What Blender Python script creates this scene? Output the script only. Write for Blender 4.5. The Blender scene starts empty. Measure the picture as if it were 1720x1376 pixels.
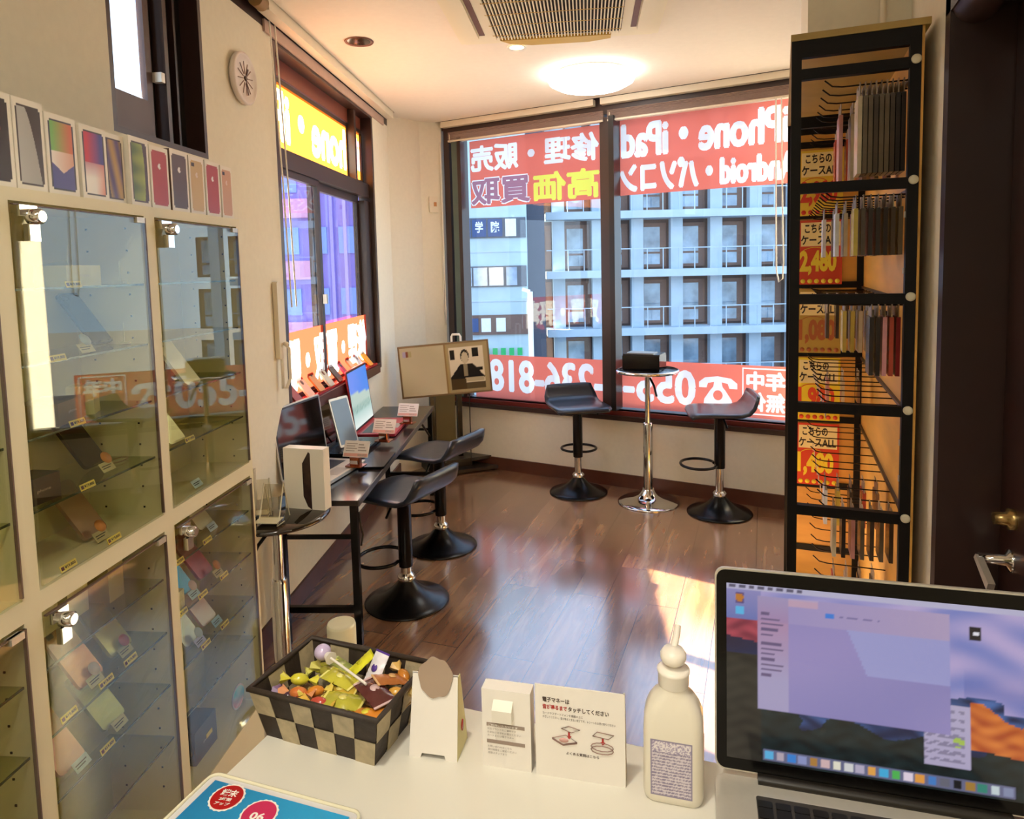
import bpy, bmesh, math, random
from mathutils import Vector as V, Matrix as M4
random.seed(7)
C = bpy.context.scene.collection
S = bpy.context.scene
R = math.radians
# ------------------------------------------------------------------ camera
YAW, PIT, ROL, FPX, CX, CY = R(-20.3), R(4.71), R(-1.34), 1150.0, 860.0, 545.0
CAM = V((0, 0, 1.5))
fw = V((math.sin(YAW)*math.cos(PIT), math.cos(YAW)*math.cos(PIT), -math.sin(PIT)))
r0 = V((math.cos(YAW), -math.sin(YAW), 0)); u0 = r0.cross(fw)
rt = r0*math.cos(ROL)+u0*math.sin(ROL); up = u0*math.cos(ROL)-r0*math.sin(ROL)
cd = bpy.data.cameras.new('camera'); cam = bpy.data.objects.new('camera', cd); C.objects.link(cam)
cam.matrix_world = M4(((rt.x, up.x, -fw.x, CAM.x), (rt.y, up.y, -fw.y, CAM.y), (rt.z, up.z, -fw.z, CAM.z), (0, 0, 0, 1)))
cd.sensor_fit = 'HORIZONTAL'; cd.sensor_width = 36; cd.lens = FPX/1720*36
cd.shift_x = -(CX-860)/1720; cd.shift_y = (CY-688)/1720; cd.clip_start = .02; cd.clip_end = 400
S.camera = cam
S.view_settings.view_transform = 'Standard'; S.view_settings.look = 'None'
S.view_settings.exposure = 0.98; S.view_settings.gamma = 1; S.view_settings.use_curve_mapping = False
# ------------------------------------------------------------------ sky and sun
w = bpy.data.worlds.new('sky'); S.world = w; w.use_nodes = True
nt = w.node_tree; bg = nt.nodes['Background']
tc = nt.nodes.new('ShaderNodeTexCoord'); sp = nt.nodes.new('ShaderNodeSeparateXYZ'); cr = nt.nodes.new('ShaderNodeValToRGB')
nt.links.new(tc.outputs['Generated'], sp.inputs[0]); nt.links.new(sp.outputs['Z'], cr.inputs[0]); nt.links.new(cr.outputs[0], bg.inputs[0])
cr.color_ramp.elements[0].color = (.60, .80, 1, 1); cr.color_ramp.elements[1].color = (.36, .58, 1, 1)
bg.inputs[1].default_value = 1.6
SUN_DIR = V((.97*math.cos(R(32.5)), -.235*math.cos(R(32.5)), -math.sin(R(32.5)))).normalized()
sd = bpy.data.lights.new('sun', 'SUN'); sd.energy = 30; sd.angle = R(.6); sd.color = (1, .91, .70)
so = bpy.data.objects.new('sun', sd); C.objects.link(so); so.rotation_euler = (-SUN_DIR).to_track_quat('Z', 'Y').to_euler(); so.location = (-6, 4, 6)
try:
    S.cycles.use_denoising = True; S.cycles.max_bounces = 10; S.cycles.transparent_max_bounces = 24; S.cycles.sample_clamp_indirect = 8
except Exception: pass
# ------------------------------------------------------------------ measuring helpers: where a sight line meets a real plane
def ray(x, y): return rt*((x-CX)/FPX)-up*((y-CY)/FPX)+fw
def F(x, y, z=0.0):
    d = ray(x, y); return CAM+d*((z-CAM.z)/d.z)
class Pl:                                   # a vertical plane: origin on the floor, direction azimuth, n = normal towards the room
    def __init__(s, o, az, n=None):
        s.o = V(o); s.u = V((math.cos(az), math.sin(az), 0)); s.n = n if n else V((s.u.y, -s.u.x, 0)); s.az = az
    def at(s, px, py, off=0.0):
        o = s.o+s.n*off; d = ray(px, py); p = CAM+d*((o-CAM).dot(s.n)/d.dot(s.n)); q = p-s.o
        return q.dot(s.u), p.z
    def P(s, a, z, off=0.0): return s.o+s.u*a+V((0, 0, z))+s.n*off
WL = Pl((-1.945, 2.364, 0), R(106.03))      # left wall
WB = Pl((-1.949, 4.688, 0), R(-9.09))       # back wall
KB = Pl((-1.437, 1.592, 0), R(105.6))       # front plane of the glass cabinets
# ------------------------------------------------------------------ materials
def lin(h):
    h = h.lstrip('#'); v = [int(h[i:i+2], 16)/255 for i in (0, 2, 4)]
    return [x/12.92 if x <= .04045 else ((x+.055)/1.055)**2.4 for x in v]
MC = {}
def mat(name, col='#888888', rough=.5, metal=0, var=.06, scale=12, bump=0, emit=0, coat=0, spec=None, stretch=None):
    if name in MC: return MC[name]
    m = bpy.data.materials.new(name); m.use_nodes = True; n = m.node_tree.nodes; l = m.node_tree.links; b = n['Principled BSDF']
    c = lin(col); b.inputs['Roughness'].default_value = rough; b.inputs['Metallic'].default_value = metal
    if coat: b.inputs['Coat Weight'].default_value = coat
    if spec is not None: b.inputs['Specular IOR Level'].default_value = spec
    t = n.new('ShaderNodeTexCoord'); no = n.new('ShaderNodeTexNoise'); no.inputs['Scale'].default_value = scale; no.inputs['Detail'].default_value = 4
    if stretch:
        mp = n.new('ShaderNodeMapping'); mp.inputs['Scale'].default_value = stretch; l.new(t.outputs['Object'], mp.inputs[0]); l.new(mp.outputs[0], no.inputs[0])
    else: l.new(t.outputs['Object'], no.inputs[0])
    rp = n.new('ShaderNodeValToRGB'); l.new(no.outputs[0], rp.inputs[0])
    rp.color_ramp.elements[0].position = .3; rp.color_ramp.elements[1].position = .7
    rp.color_ramp.elements[0].color = [max(0, x*(1-var)) for x in c]+[1]; rp.color_ramp.elements[1].color = [min(1, x*(1+var)) for x in c]+[1]
    l.new(rp.outputs[0], b.inputs['Base Color'])
    if emit: l.new(rp.outputs[0], b.inputs['Emission Color']); b.inputs['Emission Strength'].default_value = emit
    if bump:
        bp = n.new('ShaderNodeBump'); bp.inputs['Strength'].default_value = bump; bp.inputs['Distance'].default_value = .01
        l.new(no.outputs[0], bp.inputs['Height']); l.new(bp.outputs[0], b.inputs['Normal'])
    MC[name] = m; return m
def glass(name, tint='#ffffff', ior=1.5):
    if name in MC: return MC[name]
    m = bpy.data.materials.new(name); m.use_nodes = True; n = m.node_tree.nodes; l = m.node_tree.links; n.remove(n['Principled BSDF'])
    tr = n.new('ShaderNodeBsdfTransparent'); tr.inputs[0].default_value = lin(tint)+[1]; g = n.new('ShaderNodeBsdfGlossy'); g.inputs['Roughness'].default_value = .0
    lw = n.new('ShaderNodeLayerWeight'); lw.inputs[0].default_value = .5; pw_ = n.new('ShaderNodeMath'); pw_.operation = 'POWER'; pw_.inputs[1].default_value = 5
    l.new(lw.outputs['Facing'], pw_.inputs[0]); f = n.new('ShaderNodeMapRange'); f.inputs['To Min'].default_value = ((ior-1)/(ior+1))**2; f.inputs['To Max'].default_value = 1; l.new(pw_.outputs[0], f.inputs['Value']); mx = n.new('ShaderNodeMixShader')
    l.new(f.outputs[0], mx.inputs[0]); l.new(tr.outputs[0], mx.inputs[1]); l.new(g.outputs[0], mx.inputs[2]); l.new(mx.outputs[0], n['Material Output'].inputs[0])
    MC[name] = m; return m
def film(name, col, trans, see=0.0):          # backlit plastic film: diffuse + translucent, partly see-through
    if name in MC: return MC[name]
    m = bpy.data.materials.new(name); m.use_nodes = True; n = m.node_tree.nodes; l = m.node_tree.links; n.remove(n['Principled BSDF'])
    d = n.new('ShaderNodeBsdfDiffuse'); d.inputs[0].default_value = lin(col)+[1]; t = n.new('ShaderNodeBsdfTranslucent'); t.inputs[0].default_value = lin(trans)+[1]
    mx = n.new('ShaderNodeMixShader'); mx.inputs[0].default_value = .6; l.new(d.outputs[0], mx.inputs[1]); l.new(t.outputs[0], mx.inputs[2])
    x = n.new('ShaderNodeBsdfTransparent'); x.inputs[0].default_value = lin(trans)+[1]; m2 = n.new('ShaderNodeMixShader'); m2.inputs[0].default_value = see
    l.new(mx.outputs[0], m2.inputs[1]); l.new(x.outputs[0], m2.inputs[2]); l.new(m2.outputs[0], n['Material Output'].inputs[0])
    MC[name] = m; return m
def vcol(name, emit=0, rough=.35):            # colours of a printed or displayed picture, held by its own mesh
    if name in MC: return MC[name]
    m = bpy.data.materials.new(name); m.use_nodes = True; n = m.node_tree.nodes; l = m.node_tree.links; b = n['Principled BSDF']
    a = n.new('ShaderNodeVertexColor'); a.layer_name = 'Col'; b.inputs['Roughness'].default_value = rough
    if emit:
        b.inputs['Base Color'].default_value = (.01, .01, .01, 1); l.new(a.outputs[0], b.inputs['Emission Color']); b.inputs['Emission Strength'].default_value = emit
    else: l.new(a.outputs[0], b.inputs['Base Color'])
    MC[name] = m; return m
def emission(name, col, s):
    if name in MC: return MC[name]
    m = bpy.data.materials.new(name); m.use_nodes = True; n = m.node_tree.nodes; n.remove(n['Principled BSDF'])
    e = n.new('ShaderNodeEmission'); e.inputs[0].default_value = lin(col)+[1]; e.inputs[1].default_value = s
    m.node_tree.links.new(e.outputs[0], n['Material Output'].inputs[0]); MC[name] = m; return m
# ------------------------------------------------------------------ mesh builder
class MB:
    def __init__(s): s.v = []; s.f = []; s.m = []; s.sm = []; s.mats = []
    def mi(s, m):
        if m not in s.mats: s.mats.append(m)
        return s.mats.index(m)
    def add(s, vs, fs, m, smooth=False):
        b = len(s.v); k = s.mi(m); s.v += [tuple(x) for x in vs]
        for f in fs: s.f.append([b+i for i in f]); s.m.append(k); s.sm.append(smooth)
        return s
    def box(s, c, d, m, rot=None, ax=None):        # centre, full sizes; rot = z angle, or ax = (X, Y, Z) axes
        c = V(c); X, Y, Z = ax if ax else (V((1, 0, 0)), V((0, 1, 0)), V((0, 0, 1)))
        if rot is not None: X = V((math.cos(rot), math.sin(rot), 0)); Y = V((-math.sin(rot), math.cos(rot), 0))
        X = X*d[0]/2; Y = Y*d[1]/2; Z = Z*d[2]/2
        vs = [c+X*i+Y*j+Z*k for k in (-1, 1) for j in (-1, 1) for i in (-1, 1)]
        return s.add(vs, [(0, 2, 3, 1), (4, 5, 7, 6), (0, 1, 5, 4), (2, 6, 7, 3), (0, 4, 6, 2), (1, 3, 7, 5)], m)
    def b2(s, p0, p1, m): return s.box([(a+b)/2 for a, b in zip(p0, p1)], [abs(a-b) for a, b in zip(p0, p1)], m)
    def prism(s, pts, z0, z1, m, T=None, smooth=False):      # outline in XY raised along Z, T = 4x4
        n = len(pts); vs = [V((x, y, z)) for z in (z0, z1) for x, y in pts]
        if T: vs = [T @ p for p in vs]
        s.add(vs, [list(range(n))[::-1], list(range(n, 2*n))], m)
        return s.add(vs, [(i, (i+1) % n, n+(i+1) % n, n+i) for i in range(n)], m, smooth)
    def rbox(s, c, d, r, m, T=None, n=5, smooth=False):      # rounded slab: corners rounded in XY, thickness along Z
        pts = rrect(d[0], d[1], r, n); T2 = M4.Translation(V(c)); T2 = T @ T2 if T else T2
        return s.prism(pts, -d[2]/2, d[2]/2, m, T2, smooth)
    def lathe(s, prof, m, o=(0, 0, 0), n=32, cap=True, T=None):
        vs = []; fs = []; k = len(prof)
        for i in range(n):
            a = 2*math.pi*i/n
            for r, z in prof: vs.append(V((r*math.cos(a), r*math.sin(a), z))+V(o))
        for i in range(n):
            j = (i+1) % n
            for q in range(k-1): fs.append((i*k+q, j*k+q, j*k+q+1, i*k+q+1))
        if T: vs = [T @ p for p in vs]
        s.add(vs, fs, m, True)
        if cap: s.add(vs, [[i*k for i in range(n)][::-1], [i*k+k-1 for i in range(n)]], m)
        return s
    def cyl(s, a, b, r, m, n=16, r2=None):
        a = V(a); b = V(b); d = b-a; q = d.to_track_quat('Z', 'Y').to_matrix().to_4x4(); T = M4.Translation(a) @ q
        return s.lathe([(r, 0), (r2 if r2 is not None else r, d.length)], m, n=n, T=T)
    def tube(s, pts, r, m, n=8, closed=False):
        P = [V(p) for p in pts]; k = len(P); vs = []; prev = None
        for i in range(k):
            if closed: t = P[(i+1) % k]-P[i-1]
            else: t = P[min(i+1, k-1)]-P[max(i-1, 0)]
            t.normalize(); a = prev if prev else (V((0, 0, 1)) if abs(t.z) < .9 else V((1, 0, 0)))
            x = (a-t*a.dot(t)).normalized(); y = t.cross(x); prev = x
            vs += [P[i]+x*(r*math.cos(2*math.pi*j/n))+y*(r*math.sin(2*math.pi*j/n)) for j in range(n)]
        fs = [(i*n+j, i*n+(j+1) % n, ((i+1) % k)*n+(j+1) % n, ((i+1) % k)*n+j) for i in range(k if closed else k-1) for j in range(n)]
        s.add(vs, fs, m, True)
        if not closed: s.add(vs, [list(range(n))[::-1], list(range((k-1)*n, k*n))], m)
        return s
    def ball(s, c, d, m, n=12, ax=None):
        vs = []; fs = []; h = n//2+1; X, Y, Z = ax if ax else (V((1, 0, 0)), V((0, 1, 0)), V((0, 0, 1)))
        for i in range(h+1):
            t = math.pi*i/h
            for j in range(n):
                a = 2*math.pi*j/n; vs.append(V(c)+X*(d[0]/2*math.sin(t)*math.cos(a))+Y*(d[1]/2*math.sin(t)*math.sin(a))+Z*(d[2]/2*math.cos(t)))
        for i in range(h):
            for j in range(n): fs.append((i*n+j, (i+1)*n+j, (i+1)*n+(j+1) % n, i*n+(j+1) % n))
        return s.add(vs, fs, m, True)
    def quad(s, O, X, Y, m): O = V(O); X = V(X); Y = V(Y); return s.add([O, O+X, O+X+Y, O+Y], [(0, 1, 2, 3)], m)
    def text(s, t, O, X, Y, m, bold=.02, flip=False):        # lettering fitted into the box O, O+X, O+Y
        vs, fs = text_mesh(t, bold); O = V(O); X = V(X); Y = V(Y)
        return s.add([O+X*((1-a) if flip else a)+Y*b for a, b in vs], fs, m)
    def mesh(s, name):
        me = bpy.data.meshes.new(name); me.from_pydata(s.v, [], s.f)
        for m in s.mats: me.materials.append(m)
        me.polygons.foreach_set('material_index', s.m); me.polygons.foreach_set('use_smooth', s.sm); me.update(); return me
def rrect(w, h, r, n=5):
    pts = []
    for cx, cy, a0 in ((w/2-r, h/2-r, 0), (-w/2+r, h/2-r, 90), (-w/2+r, -h/2+r, 180), (w/2-r, -h/2+r, 270)):
        for i in range(n+1): a = R(a0+90*i/n); pts.append((cx+r*math.cos(a), cy+r*math.sin(a)))
    return pts
TX = {}
def text_mesh(t, bold):
    if (t, bold) in TX: return TX[(t, bold)]
    cu = bpy.data.curves.new('t', 'FONT'); cu.body = t; cu.offset = bold; cu.resolution_u = 3
    o = bpy.data.objects.new('t', cu); C.objects.link(o); dg = bpy.context.evaluated_depsgraph_get(); dg.update()
    me = bpy.data.meshes.new_from_object(o.evaluated_get(dg)); vs = [(v.co.x, v.co.y) for v in me.vertices]; fs = [tuple(p.vertices) for p in me.polygons]
    bpy.data.objects.remove(o); bpy.data.curves.remove(cu); bpy.data.meshes.remove(me)
    if not vs: TX[(t, bold)] = ([], []); return TX[(t, bold)]
    x0 = min(a for a, b in vs); x1 = max(a for a, b in vs); y0 = min(b for a, b in vs); y1 = max(b for a, b in vs)
    TX[(t, bold)] = ([((a-x0)/max(x1-x0, 1e-6), (b-y0)/max(y1-y0, 1e-6)) for a, b in vs], fs); return TX[(t, bold)]
def link(name, me, parent=None, **kw):
    o = bpy.data.objects.new(name, me); C.objects.link(o)
    if parent: o.parent = parent
    for k, v in kw.items(): o[k] = v
    return o
def part(name, mb, parent, label=None):
    o = link(name, mb.mesh(name), parent)
    if label: o['label'] = label
    return o
def thing(name, label, cat, loc=(0, 0, 0), rz=0.0, group=None, mb=None, T=None):
    o = link(name, mb.mesh(name) if mb else None); o['label'] = label; o['category'] = cat
    if group: o['group'] = group
    if T: o.matrix_world = T
    else: o.location = loc; o.rotation_euler = (0, 0, rz)
    return o
def struct(name, mb, parent=None):
    o = link(name, mb.mesh(name), parent)
    if not parent: o['kind'] = 'structure'
    return o
def dup(src, label=None, loc=None, rz=None, T=None, group=None):
    c = src.copy(); C.objects.link(c)
    if T: c.matrix_world = T
    if loc is not None: c.location = loc
    if rz is not None: c.rotation_euler = (0, 0, rz)
    if label: c['label'] = label
    if group: c['group'] = group
    for ch in list(src.children):
        k = ch.copy(); C.objects.link(k); k.parent = c
        for g in ch.children:
            q = g.copy(); C.objects.link(q); q.parent = k
    return c
def frame(o, X, Y): X = V(X).normalized(); Y = V(Y); Y = (Y-X*Y.dot(X)).normalized(); Z = X.cross(Y); return M4(((X.x, Y.x, Z.x, o[0]), (X.y, Y.y, Z.y, o[1]), (X.z, Y.z, Z.z, o[2]), (0, 0, 0, 1)))
def picture(name, O, X, Y, fn, nx, ny, m, parent=None, label=None):      # a flat picture: fn(u, v) -> hex colour
    O = V(O); X = V(X); Y = V(Y); vs = [O+X*(i/nx)+Y*(j/ny) for j in range(ny+1) for i in range(nx+1)]
    fs = [(j*(nx+1)+i, j*(nx+1)+i+1, (j+1)*(nx+1)+i+1, (j+1)*(nx+1)+i) for j in range(ny) for i in range(nx)]
    me = bpy.data.meshes.new(name); me.from_pydata(vs, [], fs); me.materials.append(m)
    at = me.color_attributes.new('Col', 'FLOAT_COLOR', 'POINT')
    cols = []
    for j in range(ny+1):
        for i in range(nx+1):
            c = fn(i/nx, j/ny); c = lin(c) if isinstance(c, str) else c; cols += [c[0], c[1], c[2], 1]
    at.data.foreach_set('color', cols); me.update()
    o = link(name, me, parent)
    if label: o['label'] = label
    return o
def mix(a, b, t): t = max(0, min(1, t)); return [x*(1-t)+y*t for x, y in zip(a, b)]
# ------------------------------------------------------------------ common materials
plaster = mat('plaster', '#e9e3cf', .85, var=.02, scale=40, bump=.05)
ceilm = mat('ceiling_paint', '#efe8da', .9, var=.015, scale=30)
darkal = mat('dark_bronze_aluminium', '#33211c', .38, var=.06, spec=.6)
darkwood = mat('dark_door_laminate', '#2c1610', .35, var=.18, scale=3, stretch=(6, 6, .6))
black = mat('black_paint', '#17130f', .35, var=.05)
satin = mat('satin_black_metal', '#1b1a19', .25, .6, var=.04)
chrome = mat('chrome', '#d8d8d6', .07, 1, var=.01)
cream = mat('cream_plastic', '#e6ddc6', .45, var=.02)
white = mat('white_laminate', '#efeadc', .35, var=.015, scale=4)
paper = mat('white_paper', '#eee8e0', .7, var=.02)
card = mat('beige_card', '#cdbfa8', .7, var=.04)
alum = mat('brushed_aluminium', '#c9c3b6', .36, .45, var=.03, scale=60)
gl = glass('clear_glass'); cabgl = glass('cabinet_glass', '#f4f5ea', 1.68)
acr = glass('clear_acrylic', '#f2f0e6', 1.6)
red = mat('red_gloss', '#b01518', .25, var=.05)
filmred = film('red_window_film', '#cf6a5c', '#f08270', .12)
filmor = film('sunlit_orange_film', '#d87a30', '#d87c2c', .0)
letw = film('white_window_lettering', '#f4f6ff', '#ffffff', .30)
letl = film('left_window_lettering', '#f4f6ff', '#f4f2ea', .0)
lety = film('yellow_window_lettering', '#e6e45a', '#eef06c', .1)
letm = film('mauve_window_lettering', '#9a6c80', '#b08294', .1)
# ------------------------------------------------------------------ floor
fm = bpy.data.materials.new('brown_wood_planks'); fm.use_nodes = True; n = fm.node_tree.nodes; l = fm.node_tree.links; b = n['Principled BSDF']
t = n.new('ShaderNodeTexCoord'); mp = n.new('ShaderNodeMapping'); mp.inputs['Rotation'].default_value = (0, 0, R(90)); mp.inputs['Location'].default_value = (.18, .03, 0)
l.new(t.outputs['Object'], mp.inputs[0]); br = n.new('ShaderNodeTexBrick'); l.new(mp.outputs[0], br.inputs[0])
br.inputs['Scale'].default_value = 1; br.inputs['Brick Width'].default_value = .92; br.inputs['Row Height'].default_value = .158; br.inputs['Mortar Size'].default_value = .0016
br.inputs['Color1'].default_value = (0, 0, 0, 1); br.inputs['Color2'].default_value = (1, 1, 1, 1); br.inputs['Mortar'].default_value = (.5, .5, .5, 1); br.offset = .37; br.inputs['Mortar Smooth'].default_value = .2
m2 = n.new('ShaderNodeMapping'); m2.inputs['Scale'].default_value = (14, 1.6, 1); l.new(t.outputs['Object'], m2.inputs[0])
ad = n.new('ShaderNodeVectorMath'); ad.operation = 'ADD'; l.new(m2.outputs[0], ad.inputs[0]); l.new(br.outputs['Color'], ad.inputs[1])
g1 = n.new('ShaderNodeTexNoise'); g1.inputs['Scale'].default_value = 1.6; g1.inputs['Detail'].default_value = 8; g1.inputs['Distortion'].default_value = .5; l.new(ad.outputs[0], g1.inputs[0])
rp = n.new('ShaderNodeValToRGB'); l.new(g1.outputs[0], rp.inputs[0]); e = rp.color_ramp.elements
e[0].position = .25; e[0].color = lin('#78523a')+[1]; e[1].position = .75; e[1].color = lin('#b1875f')+[1]; q = e.new(.5); q.color = lin('#906648')+[1]
tn = n.new('ShaderNodeMixRGB'); tn.blend_type = 'MULTIPLY'; tn.inputs[0].default_value = .5
pr = n.new('ShaderNodeValToRGB'); pr.color_ramp.elements[0].color = (.62, .58, .56, 1); pr.color_ramp.elements[1].color = (1, 1, 1, 1); l.new(br.outputs['Color'], pr.inputs[0])
l.new(rp.outputs[0], tn.inputs[1]); l.new(pr.outputs[0], tn.inputs[2])
mo = n.new('ShaderNodeMixRGB'); l.new(br.outputs['Fac'], mo.inputs[0]); l.new(tn.outputs[0], mo.inputs[1]); mo.inputs[2].default_value = lin('#2a180f')+[1]
l.new(mo.outputs[0], b.inputs['Base Color']); b.inputs['Specular IOR Level'].default_value = 1.0; b.inputs['Coat Weight'].default_value = 1; b.inputs['Coat Roughness'].default_value = .16; b.inputs['Coat IOR'].default_value = 2.0
rr = n.new('ShaderNodeMapRange'); rr.inputs['To Min'].default_value = .17; rr.inputs['To Max'].default_value = .23; l.new(g1.outputs[0], rr.inputs[0]); l.new(rr.outputs[0], b.inputs['Roughness'])

struct('floor', MB().b2((-3.6, -2.2, -.1), (1.4, 5.4, 0), fm))
# ------------------------------------------------------------------ walls
def wall(name, pl, a0, a1, z0, z1, th, holes, m):
    xs = sorted({a0, a1, *[h[0] for h in holes], *[h[1] for h in holes]}); zs = sorted({z0, z1, *[h[2] for h in holes], *[h[3] for h in holes]})
    mb = MB()
    for i in range(len(xs)-1):
        for j in range(len(zs)-1):
            cx = (xs[i]+xs[i+1])/2; cz = (zs[j]+zs[j+1])/2
            if any(h[0] < cx < h[1] and h[2] < cz < h[3] for h in holes): continue
            mb.box(pl.P(cx, cz, -th/2), (xs[i+1]-xs[i], th, zs[j+1]-zs[j]), m, rot=pl.az)
    return struct(name, mb)
CEIL = 2.594
sA = (F(647, 205, CEIL)-WL.o).dot(WL.u)                 # where the left wall meets the corner pier
wall('wall_left', WL, -4.7, 2.06, 0, 2.52, .1, [(-.98, -.475, 1.90, 2.52), (.11, 1.665, .86, 2.52)], plaster)
mb = MB().box(WL.P(-1.3, 2.66, -.05), (6.75, .1, .28), darkal, rot=WL.az); struct('trim_1', mb)
pA = WL.P(2.055, 0); pB = V((-2.404, 4.613, 0)); pC = WB.P(-.345, 0)
struct('wall_corner', MB().prism([(pA.x, pA.y), (pB.x, pB.y), (pC.x, pC.y), (pC.x-.03, pC.y+.3), (pA.x-.3, pA.y+.2)], 0, 2.75, plaster))
wall('wall_back', WB, -.345, 2.46, 0, .47, .2, [], plaster)
struct('trim_2', MB().box(WB.P(1.05, 2.68, -.12), (2.8, .2, .28), darkal, rot=WB.az))
struct('wall_right', MB().b2((.415, 1.94, 0), (.75, 4.7, 2.75), plaster).b2((.415, 1.0, 2.13), (.75, 1.94, 2.75), plaster).b2((.415, .72, 0), (.75, 1.0, 2.75), plaster).b2((1.25, -2.2, 0), (1.45, .72, 2.75), plaster).b2((.42, .66, 0), (1.45, .72, 2.75), plaster))
struct('wall_front', MB().b2((-2.2, -2.3, 0), (1.45, -2.2, 2.75), plaster))
# ceiling stops short of both window walls, leaving the blind slots open
a = WL.P(-4.8, 0, .075); b_ = WL.P(1.98, 0, .075); c_ = WL.P(2.0, 0, -.15); d_ = V((pC.x-.08, pC.y+.15, 0)); e_ = WB.P(-.36, 0, .045); f_ = WB.P(2.5, 0, .045)
struct('ceiling', MB().prism([(p.x, p.y) for p in (a, V((1.45, -2.3, 0)), V((1.45, 4.3, 0)), f_, e_, d_, c_, b_)], CEIL, 2.79, ceilm))
q_ = [WL.P(-4.9, 0, -.16), V((1.5, -2.4, 0)), V((1.5, 4.3, 0)), WB.P(2.6, 0, -.2), WB.P(-.4, 0, -.2), WL.P(2.2, 0, -.16)]
struct('sky_block_slab', MB().prism([(p.x, p.y) for p in q_], 2.8, 2.9, darkal))  # unseen closure added over the blind slots to block the sky
struct('baseboard_left', MB().box(WL.P(-.1, .045, .006), (4.3, .012, .09), mat('brown_baseboard', '#5a3220', .4, var=.15), rot=WL.az))
struct('baseboard_back', MB().box(WB.P(1.05, .045, .006), (2.78, .012, .09), MC['brown_baseboard'], rot=WB.az))
struct('wall_soffit', MB().b2((.124, 2.45, 2.2), (.42, 2.9, CEIL), plaster))
g = thing('wall_pipe', 'thin cream pipe running up the soffit above the black display rack', 'pipe', mb=MB().cyl((.335, 2.436, 2.2), (.335, 2.436, CEIL), .009, cream))
thing('small_wall_box', 'small cream box mounted beside the pipe above the rack', 'box', mb=MB().b2((.372, 2.42, 2.32), (.412, 2.452, 2.45), cream).b2((.382, 2.414, 2.35), (.402, 2.42, 2.43), card))
# ------------------------------------------------------------------ door in the right wall
dm = MB().b2((.53, 1.06, 0), (.57, 1.885, 2.06), darkwood)
door = struct('door_1', dm)
struct('frame', MB().b2((.40, 1.895, 0), (.60, 1.94, 2.13), darkal).b2((.40, 1.0, 0), (.60, 1.05, 2.13), darkal).b2((.40, 1.0, 2.07), (.60, 1.94, 2.14), darkal).b2((.572, 1.0, 0), (.64, 1.94, 2.13), darkal), door)
h_ = MB().lathe([(.026, 0), (.026, .006), (.012, .012), (.011, .065)], chrome, T=M4.Translation((.53, 1.80, .81)) @ M4.Rotation(R(-90), 4, 'Y'))
h_.prism([(1.70, .792), (1.80, .818), (1.812, .805), (1.712, .772)], .460, .474, alum, T=M4(((0, 0, 1, 0), (1, 0, 0, 0), (0, 1, 0, 0), (0, 0, 0, 1))))
part('handle', h_, door)
part('deadbolt_knob', MB().lathe([(.024, 0), (.024, .012), (.015, .016), (.014, .04)], mat('brass_knob', '#a58a58', .25, .9), T=M4.Translation((.53, 1.79, .91)) @ M4.Rotation(R(-90), 4, 'Y')), door)
part('closer', MB().b2((.50, 1.60, 1.90), (.53, 1.72, 1.945), alum).b2((.49, 1.66, 1.955), (.53, 1.69, 1.97), alum), door)
struct('trim_3', MB().cyl((.452, 1.90, 2.085), (.452, 1.03, 2.085), .05, darkal, 20).b2((.398, 1.03, 2.10), (.404, 1.88, 2.135), mat('grey_strip', '#8d867a', .5)))
# ------------------------------------------------------------------ window 2: left window above the desk
def fr(pl, a0, a1, z0, z1, w, d, off, m):
    mb = MB(); am = (a0+a1)/2; zm = (z0+z1)/2
    mb.box(pl.P(a0+w/2, zm, off), (w, d, z1-z0), m, rot=pl.az); mb.box(pl.P(a1-w/2, zm, off), (w, d, z1-z0), m, rot=pl.az)
    mb.box(pl.P(am, z0+w/2, off), (a1-a0-2*w, d, w), m, rot=pl.az); mb.box(pl.P(am, z1-w/2, off), (a1-a0-2*w, d, w), m, rot=pl.az); return mb
w2 = struct('window_2', fr(WL, .11, 1.665, .86, 2.52, .035, .1, -.05, darkal))
struct('transom', MB().box(WL.P(.885, 2.02, -.06), (1.5, .06, .085), darkal, rot=WL.az).box(WL.P(1.38, 2.26, -.06), (.035, .06, .5), darkal, rot=WL.az), w2)
struct('sash', fr(WL, .15, .74, .895, 1.98, .035, .025, -.055, darkal), w2); struct('sash', fr(WL, .70, 1.53, .895, 1.98, .045, .025, -.085, darkal), w2)
struct('jamb_panel', MB().box(WL.P(1.58, 1.4, -.06), (.12, .06, 1.1), darkal, rot=WL.az), w2)
struct('awning_sash', fr(WL, .15, 1.37, 2.05, 2.40, .02, .02, -.085, darkal), w2)
struct('side_sash', fr(WL, 1.40, 1.6, 2.06, 2.40, .02, .03, -.07, black), w2)
struct('upper_panel', MB().box(WL.P(.885, 2.46, -.08), (1.5, .02, .11), mat('copper_brown', '#8a4a38', .35, .3), rot=WL.az), w2)
struct('glass', MB().box(WL.P(.445, 1.43, -.055), (.53, .004, 1.02), gl, rot=WL.az).box(WL.P(1.11, 1.43, -.085), (.75, .004, 1.02), gl, rot=WL.az).box(WL.P(.76, 2.225, -.088), (1.18, .004, .32), gl, rot=WL.az), w2)
struct('catch', MB().box(WL.P(.72, 1.36, -.03), (.02, .02, .05), alum, rot=WL.az), w2)
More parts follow.
